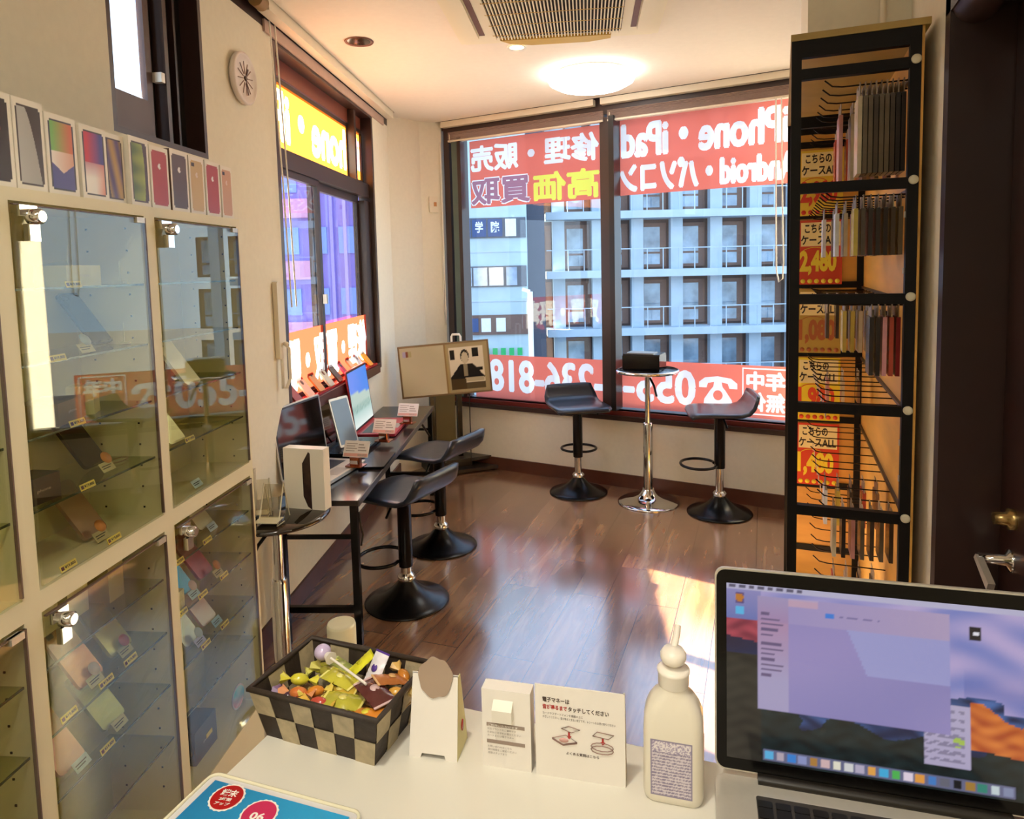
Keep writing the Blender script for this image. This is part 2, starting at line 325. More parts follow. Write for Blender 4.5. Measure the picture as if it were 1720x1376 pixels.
# its signs: a red strip along the bottom and an orange one in the transom light, read from the street
import numpy as np
from mathutils.geometry import delaunay_2d_cdt
def banner(name, label, pl, a0, a1, z0, z1, off, m, layers, group=None):
    # one cut sheet: the film and every colour of lettering lie edge to edge in the same plane
    P2 = [V((a0, z0)), V((a1, z0)), V((a1, z1)), V((a0, z1))]; ED = [(0, 1), (1, 2), (2, 3), (3, 0)]; TR = []; own = []
    for k, (nm, items, mm) in enumerate(layers):
        for t_, b0, b1, y0, y1, bold in items:
            cjk = bold > 1; vs, fs = text_mesh(t_, 0.0 if cjk else bold); r_ = (bold-1) if cjk else 0          # bold > 1: thickened by (bold - 1) metres
            cnt_ = {}
            for f in fs:
                for q in range(len(f)): e2 = tuple(sorted((f[q], f[(q+1) % len(f)]))); cnt_[e2] = cnt_.get(e2, 0)+1
            rim = [e2 for e2, c in cnt_.items() if c == 1]
            for dx, dy in ([(0, 0)]+[(r_*math.cos(R(q)), r_*math.sin(R(q))) for q in range(0, 360, 60)] if cjk else [(0, 0)]):
                b = len(P2); pp = [V((min(max(b0+(b1-b0)*(1-x)+dx, a0+.001), a1-.001), min(max(y0+(y1-y0)*y+dy, z0+.001), z1-.001))) for x, y in vs]
                P2 += pp; ED += [(b+p, b+q) for p, q in rim]
                for f in fs:
                    for q in range(1, len(f)-1): TR.append((*pp[f[0]], *pp[f[q]], *pp[f[q+1]])); own.append(k+1)
    ov, oe, of, _, _, _ = delaunay_2d_cdt(P2, ED, [], 1, 1e-5)
    ov = [v for v in ov]; T_ = np.array(TR).reshape(-1, 6) if TR else np.zeros((0, 6)); own = np.array(own); cen = np.array([[sum(ov[i][c] for i in f)/len(f) for c in (0, 1)] for f in of]); kk = np.zeros(len(of), int)
    for c0 in range(0, len(of), 800):
        x = cen[c0:c0+800, 0][:, None]; y = cen[c0:c0+800, 1][:, None]
        s1 = (x-T_[:, 0])*(T_[:, 3]-T_[:, 1])-(y-T_[:, 1])*(T_[:, 2]-T_[:, 0]); s2 = (x-T_[:, 2])*(T_[:, 5]-T_[:, 3])-(y-T_[:, 3])*(T_[:, 4]-T_[:, 2]); s3 = (x-T_[:, 4])*(T_[:, 1]-T_[:, 5])-(y-T_[:, 5])*(T_[:, 0]-T_[:, 4])
        ins = ((s1 > 0) & (s2 > 0) & (s3 > 0)) | ((s1 < 0) & (s2 < 0) & (s3 < 0))
        if ins.size: kk[c0:c0+800] = (ins*own[None, :]).max(axis=1)
    o = None; meshes = {}
    for f, k in zip(of, kk): meshes.setdefault(int(k), []).append(f)
    def mk(k, mm):
        mb = MB(); idx = {}; vs = []; fs = []
        for f in meshes.get(k, []):
            g_ = []
            for i in f:
                if i not in idx: idx[i] = len(vs); vs.append(pl.P(ov[i].x, ov[i].y, off))
                g_.append(idx[i])
            fs.append(g_)
        return mb.add(vs, fs, mm)
    o = thing(name, label, 'window sign', mb=mk(0, m), group=group)
    for k, (nm, items, mm) in enumerate(layers):
        if k+1 in meshes: part(nm, mk(k+1, mm), o)
    return o
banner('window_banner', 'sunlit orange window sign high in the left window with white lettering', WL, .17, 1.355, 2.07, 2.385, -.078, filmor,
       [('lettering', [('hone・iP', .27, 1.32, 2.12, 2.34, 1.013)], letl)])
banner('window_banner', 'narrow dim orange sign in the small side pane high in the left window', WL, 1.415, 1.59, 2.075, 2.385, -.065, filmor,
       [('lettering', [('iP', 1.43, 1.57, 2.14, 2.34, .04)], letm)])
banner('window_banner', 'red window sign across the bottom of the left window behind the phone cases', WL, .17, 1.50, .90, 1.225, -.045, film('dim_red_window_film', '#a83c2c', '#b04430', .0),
       [('lettering', [('修理・買取・販', .2, 1.48, .95, 1.19, 1.011)], letl)])
# ------------------------------------------------------------------ window 1: small high window on the left
w1 = struct('window_1', fr(WL, -.98, -.475, 1.90, 2.52, .018, .1, -.05, darkal))
struct('sash', fr(WL, -.96, -.70, 1.92, 2.52, .03, .02, -.06, mat('grey_bronze', '#57433f', .4)).box(WL.P(-.83, 1.98, -.058), (.24, .02, .12), MC['grey_bronze'], rot=WL.az), w1)
struct('fixed_panel', MB().box(WL.P(-.585, 2.2, -.075), (.21, .02, .62), black, rot=WL.az).box(WL.P(-.655, 2.2, -.05), (.02, .05, .6), darkal, rot=WL.az).box(WL.P(-.565, 2.2, -.06), (.012, .03, .6), darkal, rot=WL.az), w1)
struct('glass', MB().box(WL.P(-.83, 2.27, -.06), (.22, .004, .48), gl, rot=WL.az), w1)
struct('catch', MB().box(WL.P(-.69, 2.12, -.035), (.02, .03, .03), alum, rot=WL.az), w1)
# ------------------------------------------------------------------ window 3: the big back window
w3 = struct('window_3', fr(WB, -.33, 2.45, .47, 2.545, .05, .12, -.07, darkal))
struct('mullion', MB().box(WB.P(.97, 1.5, -.06), (.085, .11, 1.95), darkal, rot=WB.az).box(WB.P(1.02, 1.5, -.03), (.035, .12, 1.95), black, rot=WB.az), w3)
struct('jamb_post', MB().box(WB.P(-.235, 1.5, -.06), (.05, .1, 1.95), mat('grey_green_aluminium', '#5f6f68', .4, .4), rot=WB.az).box(WB.P(-.19, 1.5, -.05), (.03, .1, 1.95), darkal, rot=WB.az), w3)
struct('sill', MB().box(WB.P(1.05, .475, .012), (2.78, .035, .03), darkal, rot=WB.az).box(WB.P(1.05, .505, -.03), (2.7, .06, .03), mat('red_brown_sill', '#6b2018', .4), rot=WB.az), w3)
struct('glass', MB().box(WB.P(.38, 1.5, -.10), (1.10, .004, 2.0), gl, rot=WB.az).box(WB.P(1.72, 1.5, -.10), (1.40, .004, 2.0), gl, rot=WB.az), w3)
o8 = -.09
banner('window_banner', 'red window sign at top of the left back pane with yellow and mauve characters', WB, -.15, .915, 1.955, 2.45, o8, filmred, [
    ('white_lettering', [('修理・販売', -.135, .88, 2.225, 2.405, 1.008)], letw), ('yellow_lettering', [('高価', .39, .88, 1.975, 2.165, 1.009)], lety),
    ('outline_lettering', [('買取', -.138, .348, 1.982, 2.160, 1.016)], letw), ('mauve_lettering', [('買取', -.138, .348, 1.982, 2.160, 1.007)], letm)])
banner('window_banner', 'red window sign at top of the right back pane with two rows of white lettering', WB, 1.035, 2.13, 1.965, 2.46, o8, filmred, [
    ('white_lettering', [('iPhone・iPad', 1.055, 2.085, 2.215, 2.42, 1.011), ('Android・パソコン', 1.045, 2.13, 1.99, 2.175, 1.010)], letw)])
banner('window_banner', 'red phone number sign at bottom of the left back pane behind the television', WB, -.15, .915, .50, .85, o8, filmred, [
    ('white_lettering', [('-236-818', -.02, .90, .58, .81, 1.010)], letw)])
ph = [(-.5, .28), (-.5, .12), (-.30, .12), (-.26, .26), (-.10, .30), (-.12, .16), (-.20, .05), (-.36, -.22), (-.38, -.40), (.38, -.40), (.36, -.22), (.20, .05), (.12, .16), (.10, .30), (.26, .26), (.30, .12), (.5, .12), (.5, .28), (.34, .42), (0, .47), (-.34, .42)]
from mathutils.geometry import tessellate_polygon
TX[('telephone', .0)] = ([(x+.5, (y+.4)/.87) for x, y in ph], [tuple(t3) for t3 in tessellate_polygon([[V((x, y, 0)) for x, y in ph]])])
TX[('dial', .0)] = ([(.5+.5*math.cos(R(a)), .5+.5*math.sin(R(a))) for a in range(0, 360, 20)], [tuple(range(18))])
TX[('frame', .0)] = ([(0, 0), (1, 0), (1, 1), (0, 1), (.03, .03), (.97, .03), (.97, .97), (.03, .97)], [(0, 1, 5, 4), (1, 2, 6, 5), (2, 3, 7, 6), (3, 0, 4, 7)])
bn = banner('window_banner', 'red phone number sign with telephone mark at bottom of the right back pane', WB, 1.035, 2.13, .53, .86, o8, filmred, [
    ('white_lettering', [('055-', 1.05, 1.53, .585, .80, 1.010), ('年中', 1.86, 2.08, .71, .82, 1.006), ('無休', 1.86, 2.08, .575, .69, 1.005)], letw), ('telephone_mark', [('telephone', 1.56, 1.80, .59, .78, .0)], letw), ('dial', [('dial', 1.65, 1.71, .625, .69, .0)], filmred),
    ('box_outline', [('frame', 1.83, 2.11, .55, .845, .0)], letw)])
# blinds
thing('blind_headrail', 'cream blind headrail along the ceiling edge over the left back pane', 'blind rail', mb=MB().box(WB.P(.29, 2.572, .015), (1.22, .045, .04), cream, rot=WB.az))
thing('blind_headrail', 'cream blind headrail along the ceiling edge over the right back pane', 'blind rail', mb=MB().box(WB.P(1.70, 2.572, .015), (1.50, .045, .04), cream, rot=WB.az))
def blind(a0, a1, lab):
    o = thing('window_blind', lab, 'blind'); mb = MB()
    for k in range(9): mb.box(WB.P((a0+a1)/2, 2.463+k*.0065, -.015), (a1-a0, .035, .0022), mat('blind_slats', '#c2a798', .5, var=.05), rot=WB.az)
    part('slats', mb, o); part('bottom_rail', MB().box(WB.P((a0+a1)/2, 2.452, -.015), (a1-a0, .04, .012), cream, rot=WB.az), o)
    part('cord', MB().tube([WB.P(a0+.02, 2.5, .01), WB.P(a0+.02, 2.46, .01)], .004, cream), o)
    return o
blind(-.28, .955, 'raised blind with stacked slats across the left back pane')
bl = blind(.985, 2.45, 'raised blind with stacked slats across the right back pane')
part('pull_cord', MB().tube([WB.P(2.03, 2.45, .005), WB.P(2.035, 1.9, .005), WB.P(2.04, 1.45, .005), WB.P(2.055, 1.38, .005), WB.P(2.075, 1.40, .005), WB.P(2.08, 1.5, .005), WB.P(2.07, 1.9, .005), WB.P(2.06, 2.45, .005)], .004, white), bl)
thing('blind_pull_cord', 'white blind cord hanging beside the pillar at the back window', 'cord', mb=MB().tube([WB.P(-.34, 2.45, .02), WB.P(-.335, 1.6, .02), WB.P(-.33, 1.2, .02), WB.P(-.335, 1.08, .02), WB.P(-.35, 1.2, .02), WB.P(-.345, 1.6, .02)], .004, white))
sl = thing('roller_blind', 'long cream blind cassette in the ceiling slot above the left window', 'blind', mb=MB().box(WL.P(.95, 2.575, .045), (2.02, .05, .05), cream, rot=WL.az))
part('rolled_slats', MB().box(WL.P(.98, 2.525, -.01), (1.9, .04, .05), mat('blind_slats', '#c2a798', .5), rot=WL.az), sl)
part('end_cap', MB().lathe([(.03, -.06), (.03, .0)], mat('tan_cap', '#9b7a4a', .5), T=M4.Translation(WL.P(-.07, 2.57, .045)) @ M4.Rotation(WL.az, 4, 'Z') @ M4.Rotation(R(90), 4, 'Y')), sl)
for k in (0, .055): thing('bead_chain', ['white bead chain hanging nearest the clock in front of the left window', 'white bead chain hanging farther from the clock in front of the left window'][k > 0], 'chain', mb=MB().tube([WL.P(.03+k, 2.54, .03), WL.P(.10+k, 1.9, .025), WL.P(.13+k, 1.35, .025)], .0035, white))
# ------------------------------------------------------------------ outside
def far(px, py, D):
    d = ray(px, py); h = V((-math.sin(-YAW), math.cos(YAW), 0)); h = V((math.sin(YAW), math.cos(YAW), 0)); return CAM+d*(D/d.dot(h))
rh = V((math.cos(YAW), -math.sin(YAW), 0)); fh = V((math.sin(YAW), math.cos(YAW), 0)); bz = -YAW
struct('ground', MB().b2((-70, 6, -5.2), (60, 90, -5), mat('asphalt', '#6c6e72', .9)).b2((-70, -40, -5.2), (-6, 6, -5), MC['asphalt']))
conc = mat('pale_concrete', '#b3c4cf', .8, var=.06, scale=1.5); brn = mat('brown_facade', '#6b5853', .7, var=.12, scale=.7); fgl = mat('dark_window_glass', '#8fa6b8', .08, .0, var=.5, scale=.9, spec=1.0)
D = 35.0
def hx(px, D=D): return (far(px, 440, D)-CAM).dot(rh)
def hz(py, px=1120, D=D): return far(px, py, D).z
def Q(x, z, d): return CAM*1+V((0, 0, -CAM.z))+rh*x+fh*d+V((0, 0, z))
bld = thing('concrete_office_building', 'brown office building with pale concrete columns and balcony slabs across the street', 'building')
xl = hx(918); xr = hx(1500); P3 = hz(359)-hz(458)
slz = [hz(359)+P3*k for k in (-3, -2, -1, 0, 1, 2)]
part('wall', MB().box(Q((xl+xr)/2-0.6, 3, D+3), (xr-xl+1.2, 3, 24), brn, rot=bz), bld)
mb = MB(); mr = MB(); mw = MB(); mf = MB(); cols = [hx(940)+k*(hx(1074)-hx(940))/2 for k in range(-1, 10)]
for z in slz:
    part('balcony_slab', MB().box(Q((xl+xr)/2, z, D+.6), (xr-xl, 1.6, .38), conc, rot=bz), bld)
    mr.box(Q((xl+xr)/2, z+1.25, D-.1), (xr-xl, .05, .05), conc, rot=bz)
    for k in range(22): mr.box(Q(xl+.3+k*(xr-xl)/22, z+.7, D-.1), (.045, .045, 1.1), conc, rot=bz)
for i, x in enumerate(cols[1:]): part('column', MB().box(Q(x, 3, D+.75), (.62, .5, 24), conc, rot=bz), bld)
for z in slz:
    for x in cols:
        xm = x+(cols[1]-cols[0])/2
        wf = part('window', MB().box(Q(xm, z+1.45, D+1.46), (1.35, .12, 2.3), mat('brown_window_frame', '#86695c', .6), rot=bz), bld); part('pane', MB().box(Q(xm-.1, z+1.75, D+1.42), (.85, .1, 1.3), fgl, rot=bz).box(Q(xm-.1, z+.72, D+1.42), (.85, .1, .55), fgl, rot=bz), wf)
part('railings', mr, bld)
# pale clad building left of it
D2 = 31.0
bp_ = thing('pale_clad_building', 'pale tiled building with poster windows left of the concrete office building', 'building')
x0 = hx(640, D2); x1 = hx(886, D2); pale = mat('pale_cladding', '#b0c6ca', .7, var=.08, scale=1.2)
zz = lambda y: hz(y, 830, D2)
part('wall', MB().box(Q((x0+x1)/2, 3, D2+2), (x1-x0, 4, 24), pale, rot=bz), bp_)
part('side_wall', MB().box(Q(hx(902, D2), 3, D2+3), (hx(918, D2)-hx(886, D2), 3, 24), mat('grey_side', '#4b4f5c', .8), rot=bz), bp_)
posts = mat('navy_poster', '#2c4a78', .5); pw = mat('poster_white', '#dfe8ee', .6)
for k, (ya, yb) in enumerate([(366, 400), (447, 482)]):
    mb = MB().box(Q((hx(770, D2)+hx(884, D2))/2, (zz(ya)+zz(yb))/2, D2-.02), (hx(884, D2)-hx(770, D2), .1, zz(ya)-zz(yb)), mat('strip_window', '#4c5560', .2), rot=bz)
    part('strip_window', mb, bp_)
    for i, (xa, xb) in enumerate([(779, 793), (794, 819), (820, 846), (849, 869)]):
        mm = (posts if i < 3 else pw) if k == 0 else fgl
        q = MB().box(Q((hx(xa, D2)+hx(xb, D2))/2, (zz(ya)+zz(yb))/2, D2-.1), (hx(xb, D2)-hx(xa, D2)-.05, .06, zz(ya)-zz(yb)-.12), mm, rot=bz)
        if k == 0 and i in (1, 2): q.text('学院'[i-1], Q(hx(xa+6, D2), zz(yb-9), D2-.14), rh*(hx(xb-6, D2)-hx(xa+6, D2)), V((0, 0, zz(ya+6)-zz(yb-9))), pw, .03)
        part('window_panel', q, bp_)
q = MB().box(Q((x0+x1)/2, (zz(529)+zz(562))/2, D2-.05), (x1-x0, .12, zz(529)-zz(562)), mat('brown_sign_band', '#6b5348', .6), rot=bz)
for k, xa in enumerate((785, 806, 831)): q.box(Q(hx(xa+8, D2), (zz(534)+zz(557))/2, D2-.13), (hx(xa+16, D2)-hx(xa, D2), .04, .62), [posts, pw, pw][k], rot=bz)
part('shop_sign_band', q, bp_)
q = MB()
for k in range(6): q.box(Q(hx(800+k*14, D2), (zz(584)+zz(598))/2, D2-.1), (.22, .05, .34), mat('green_sign', '#1fae5e', .5), rot=bz)
part('green_sign_blocks', q, bp_)
part('cladding_joints', MB().box(Q((x0+x1)/2, zz(423), D2-.01), (x1-x0, .05, .05), conc, rot=bz).box(Q((x0+x1)/2, zz(506), D2-.01), (x1-x0, .05, .05), conc, rot=bz), bp_)
sg = thing('street_lamp', 'white street lamp column standing before the concrete building', 'street lamp', mb=MB().cyl(Q(hx(890, 22), -5, 22), Q(hx(889, 22), hz(490, 889, 22), 22), .09, pw, 10).cyl(Q(hx(889, 22), hz(490, 889, 22), 22), Q(hx(876, 22), hz(486, 876, 22), 22), .06, pw, 8))
# building beyond the left window; lilac haze put into its colours
D3 = 26.0
lil = mat('haze_lilac_cladding', '#8f7cc6', .7, var=.05, scale=.8)
bc = thing('haze_tinted_building', 'building tinted lilac as by haze, with pink balcony bands, seen through the left window', 'building')
la = hx(400, D3); lb = hx(650, D3); lm = hx(525, D3)
part('wall', MB().box(Q((la+lb)/2, 1, D3+2), (lb-la, 4, 14), lil, rot=bz), bc)
for k in range(5):
    part('balcony_band', MB().box(Q((la+lm)/2, -3+k*2.3, D3-.1), (lm-la, .4, .7), mat('pink_band', '#c98fb2', .7), rot=bz), bc)
    for i in range(5): part('window', MB().box(Q(la+1+i*1.05, -1.9+k*2.3, D3-.03), (.6, .1, 1.0), mat('blue_pane', '#7f94d8', .3), rot=bz), bc)
for i in range(6): part('fin', MB().box(Q(lm+.3+i*.5, 1, D3-.05), (.12, .2, 14), mat('pale_lilac', '#a593dc', .7), rot=bz), bc)
# ------------------------------------------------------------------ ceiling lamps
lt = thing('ceiling_light', 'large round white ceiling light glowing over the floor', 'ceiling light', F(993, 122, CEIL))
part('housing', MB().lathe([(.20, 0), (.22, -.012), (.22, -.03)], white, n=48), lt)
part('lamp_shade', MB().lathe([(.0, -.105), (.10, -.10), (.19, -.08), (.238, -.055), (.248, -.035), (.24, -.02), (.20, -.018)][::-1], emission('lamp_glow', '#f8f6f2', 5.5), n=56, cap=False), lt)
dup(lt, 'added round white ceiling light out of view behind the counter, above the viewer', loc=(-.25, -.55, CEIL))  # out-of-view copy added to brighten the walls
def downlight(name, lab, p, r, col, e):
    o = thing(name, lab, 'downlight', p)
    part('ring', MB().lathe([(r, 0), (r+.012, -.004), (r+.014, 0)], white if e else mat('bronze_ring', '#7a4a35', .4), n=32, cap=False), o)
    part('bulb', MB().lathe([(r, .0), (r*.7, -.0015), (0.001, -.002)], emission('spot_glow', '#ffe2b0', e) if e else mat('dark_bulb', '#4c3a28', .15, .6), n=28, cap=False), o)
    return o
downlight('ceiling_downlight', 'dark unlit downlight recessed in the ceiling near the left window', F(603, 70, CEIL-.002), .055, None, 0)
downlight('ceiling_downlight', 'tiny lit downlight between the air conditioner and the round ceiling light', F(868, 80, CEIL-.002), .035, None, 12)
for i, (x, y) in enumerate([(-.35, .25), (.25, -.9), (-.45, -1.2)]):  # unseen downlights and spots added as warm fill light
    o = downlight('ceiling_downlight', ['added unseen warm downlight above the counter', 'added unseen warm downlight behind the counter', 'added unseen warm downlight by the rear wall'][i], V((x, y, CEIL-.002)), .06, None, 12)
    ld = bpy.data.lights.new('added_fill_lamp', 'SPOT'); ld.energy = [28, 24, 24][i]; ld.color = (1, .94, .80); ld.spot_size = R(150); ld.spot_blend = .9; ld.shadow_soft_size = .06
    lo = bpy.data.objects.new('added_fill_lamp', ld); C.objects.link(lo); lo.location = (x, y, CEIL-.02)
# ------------------------------------------------------------------ bar stools
def seat_mb():
    prof = [(-.195, -.022), (-.182, -.008), (-.14, 0), (-.06, .002), (.03, .0), (.10, .002), (.140, .014), (.163, .038), (.178, .070), (.189, .105)]
    seat = mat('navy_leatherette', '#262c38', .28, var=.05, scale=30, bump=.04); mb = MB(); vs = []; nx = 12; top = []
    for k, (d, z) in enumerate(prof):
        t = k/(len(prof)-1); hw = .185-.03*max(0, t-.75)/.25-.02*max(0, .15-t)/.15
        a = prof[max(k-1, 0)]; b = prof[min(k+1, len(prof)-1)]; nx_, nz_ = -(b[1]-a[1]), b[0]-a[0]; q = math.hypot(nx_, nz_); nx_ /= q; nz_ /= q
        for i in range(nx+1):
            u = i/nx*2-1; e = abs(u)**6; dd = d*(1-.05*e)
            vs.append((dd, u*hw, z-.006*e)); 
        for i in range(nx+1):
            u = i/nx*2-1; vs.append((d*(1-.05*abs(u)**6)-nx_*.022, u*hw*.985, z-nz_*.022))
    W = 2*(nx+1); fs = []
    for k in range(len(prof)-1):
        for i in range(nx):
            fs.append((k*W+i, (k+1)*W+i, (k+1)*W+i+1, k*W+i+1)); o = nx+1
            fs.append((k*W+o+i, k*W+o+i+1, (k+1)*W+o+i+1, (k+1)*W+o+i))
        fs.append((k*W, k*W+nx+1, (k+1)*W+nx+1, (k+1)*W)); fs.append((k*W+nx, (k+1)*W+nx, (k+1)*W+2*nx+1, k*W+2*nx+1))
    for k in (0, len(prof)-1):
        for i in range(nx): fs.append((k*W+i, k*W+i+1, k*W+nx+2+i, k*W+nx+1+i) if k == 0 else (k*W+i, k*W+nx+1+i, k*W+nx+2+i, k*W+i+1))
    return mb.add(vs, fs, seat, True)
basep = [(.190, 0), (.1925, .004), (.188, .009), (.160, .017), (.125, .030), (.095, .046), (.070, .064), (.050, .084), (.036, .100)]
def stool(label, x, y, rz, h, ring, group=None):
    o = thing('bar_stool', label, 'bar stool', (x, y, 0), rz, group)
    part('base', MB().lathe(basep, satin, n=48), o)
    part('collar', MB().lathe([(.036, .098), (.040, .105), (.040, .122), (.032, .13), (.027, .135)], chrome, n=28), o)
    part('gas_lift', MB().lathe([(.0245, .13), (.0245, h-.30)], chrome, n=24), o)
    part('column', MB().lathe([(.031, h-.36), (.032, h-.34), (.032, h-.04), (.05, h-.03), (.06, h-.022)], satin, n=24), o)
    pts = [(-.028*math.cos(R(a)) if False else .125+.125*math.cos(R(a)), .115*math.sin(R(a)), 0) for a in range(0, 360, 15)]
    pts = [(p[0]-.0, p[1], h-.335) for p in pts if p[0] > .02]
    c, s_ = math.cos(ring), math.sin(ring)
    k0 = [i for i, p in enumerate(pts)]
    ang = list(range(-155, 156, 10)); loop = [(.03, -.02, h-.335)]+[(.125+.105*math.cos(R(a)), .118*math.sin(R(a)), h-.335) for a in ang]+[(.03, .02, h-.335)]
    part('footrest', MB().tube([(p[0]*c-p[1]*s_, p[0]*s_+p[1]*c, p[2]) for p in loop], .0085, satin, 8), o)
    part('lever', MB().tube([(.0, -.05, h-.03), (.01, -.10, h-.05), (.02, -.15, h-.085)], .006, satin), o)
    s = part('seat', seat_mb(), o); s.location = (0, 0, h+.0)
    return o
stool('black bar stool nearest the counter beside the desk', -1.519, 2.646, R(-8), .525, R(190))
stool('black bar stool at the far half of the desk', -1.641, 3.253, R(-8), .535, R(190))
stool('navy bar stool left of the tall round table by the back window', -1.156, 4.33, R(122), .60, R(-20))
stool('navy bar stool right of the tall round table by the back window', -.246, 4.20, R(12), .635, R(185))
# ------------------------------------------------------------------ tall round table with a black case on it
o = thing('bar_table', 'tall round bar table with chrome pedestal by the back window', 'table', (-.682, 4.26, 0))
part('base', MB().lathe([(.190, 0), (.1925, .004), (.185, .010), (.14, .018), (.09, .030), (.06, .048), (.045, .07), (.036, .09)], chrome, n=48), o)
part('pole', MB().lathe([(.03, .085), (.03, .50), (.026, .51)], chrome, n=24), o)
part('upper_pole', MB().lathe([(.017, .50), (.017, .82)], chrome, n=20), o)
part('tabletop', MB().lathe([(.0001, .835), (.185, .835), (.19, .842), (.185, .848), (.0001, .848)], mat('dark_tabletop', '#23262b', .12, var=.04), n=56, cap=False), o)
part('rim', MB().lathe([(.186, .831), (.194, .833), (.194, .850), (.186, .852)], chrome, n=56, cap=False), o)
part('lever', MB().tube([(.02, -.03, .80), (.05, -.07, .76), (.07, -.10, .70)], .007, satin), o)
o = thing('black_case', 'glossy black boxy case on top of the tall bar table', 'case', (-.70, 4.25, .852), R(-8))
part('body', MB().box((0, 0, .045), (.235, .15, .09), mat('gloss_black', '#0e0d0d', .1)), o)
part('lid', MB().rbox((0, 0, .096), (.235, .15, .012), .015, mat('gloss_black_lid', '#2a2a2c', .08)), o)
part('tray', MB().rbox((-.01, -.01, .105), (.17, .10, .006), .01, mat('grey_tray', '#98a0a4', .3)), o)
# ------------------------------------------------------------------ small round table beside the glass cabinets
ct = (-1.505, 1.785)
o = thing('side_table', 'low round dark glossy table beside the right glass cabinet', 'table', (ct[0], ct[1], 0))
part('tabletop', MB().lathe([(.0001, .70), (.168, .70), (.175, .708), (.168, .716), (.0001, .716)], mat('gloss_brown_top', '#2a2216', .06, var=.05, spec=.9), n=56, cap=False), o)
part('pole', MB().lathe([(.028, .02), (.028, .48), (.024, .49)], chrome, n=24), o)
part('upper_pole', MB().lathe([(.018, .48), (.018, .70)], chrome, n=20), o)
part('base', MB().lathe(basep[:6], chrome, n=40), o)
part('lever', MB().tube([(-.0, -.03, .67), (-.03, -.06, .62), (-.05, -.075, .56)], .006, satin).ball((-.055, -.08, .54), (.03, .03, .06), satin), o)
zt = .716
p = F(512, 842, zt)
T = frame(F(480, 853, zt)+V((0, 0, 0)), V((1, .1, 0)), V((.0, .0, 1)))
o = thing('tablet_box', 'white upright tablet box with a dark side-view picture on the round table', 'box', T=T)
W_, H_, D_ = .148, .205, .04
part('carton', MB().b2((0, 0, -D_), (W_, H_, 0), white), o)
part('side_view_picture', MB().prism([(.085, .01), (.100, .0), (.100, .19), (.094, .195), (.070, .155), (.070, .045)], .0005, .001, mat('dark_picture', '#332420', .3, var=.5, scale=60)), o)
T = frame(F(409, 880, zt)+V((0, 0, 0)), V((.45, 1, 0)), V((0, 0, 1)))
T = frame(F(431, 868, zt)-V((.95, .35, 0)).normalized()*.02, V((.95, .35, 0)), V((0, 0, 1)))
o = thing('phone_box', 'white phone box with a narrow dark picture standing behind the cabinet corner', 'box', T=T)
part('carton', MB().b2((-.07, 0, -.02), (.018, .155, 0), white), o)
part('picture', MB().b2((-.05, .015, .0002), (-.022, .135, .0006), mat('box_picture', '#5a4540', .4, var=.6, scale=40)), o)
def acrylic_stand(lab, x, y, rz, s=1):
    o = thing('acrylic_stand', lab, 'display stand', (x, y, zt), rz)
    for e in (-1, 1): part('rail', MB().tube([(-.02*s, e*.03*s, .0), (.03*s, e*.03*s, .004), (.01*s, e*.03*s, .03*s), (-.025*s, e*.03*s, .115*s), (-.06*s, e*.03*s, .005)], .002, acr_edge), o)
    part('plate', MB().box((-.012*s, 0, .065*s), (.002, .06*s, .10*s), acr, ax=(V((1, 0, .35)).normalized(), V((0, 1, 0)), V((-.35, 0, 1)).normalized())), o)
    part('ledge', MB().box((.02*s, 0, .018*s), (.05*s, .07*s, .003), acr_edge), o)
    return o
acr_edge = mat('acrylic_edge', '#e8e2c4', .1, var=.02, spec=.8)
acrylic_stand('clear acrylic phone stand at the left edge of the round table', -1.535, 1.745, R(-60))
acrylic_stand('clear acrylic phone stand in front of the white tablet box', -1.45, 1.70, R(-75), 1.05)
# ------------------------------------------------------------------ desk along the left wall
zd = .60
nc = F(600.6, 841, zd); fc = F(727, 682, zd); ud = (fc-nc); dl = ud.length; ud.normalize(); vd = V((-ud.y, ud.x, 0)); adz = math.atan2(ud.y, ud.x)
o = thing('display_desk', 'long low black desk with slim metal frame along the left wall', 'desk')
DW = .335; T = M4.Translation(nc-V((0, 0, zd))) @ M4.Rotation(adz, 4, 'Z')      # local x = along the desk, y = towards the wall
o.matrix_world = T
part('tabletop', MB().b2((0, 0, zd-.022), (dl, DW, zd), mat('black_desk_laminate', '#2c2624', .16, var=.05)), o)
part('edge_trim', MB().b2((0, -.006, zd-.024), (dl, 0, zd+.001), mat('grey_edge', '#4a423c', .3)), o)
for x in (.015, dl-.015):
    for y in (.02, DW-.02): part('leg', MB().b2((x-.014, y-.014, 0), (x+.014, y+.014, zd-.022), satin), o)
    part('crossbar', MB().b2((x-.01, .03, .135), (x+.01, DW-.03, .16), satin), o); part('crossbar', MB().b2((x-.008, .03, .44), (x+.008, DW-.03, .455), satin), o)
part('rear_brace', MB().b2((.02, DW-.03, .45), (dl-.02, DW-.015, .47), satin), o)
part('corner_brace', MB().cyl((dl-.35, .02, zd-.03), (dl-.03, .02, .40), .007, satin), o)
part('cable', MB().tube([(.01, .0, zd-.05), (-.012, -.012, .50), (.005, -.015, .46), (-.01, -.01, .42)], .004, satin), o)
def on_desk(px, py, z=zd): return T.inverted() @ F(px, py, z)
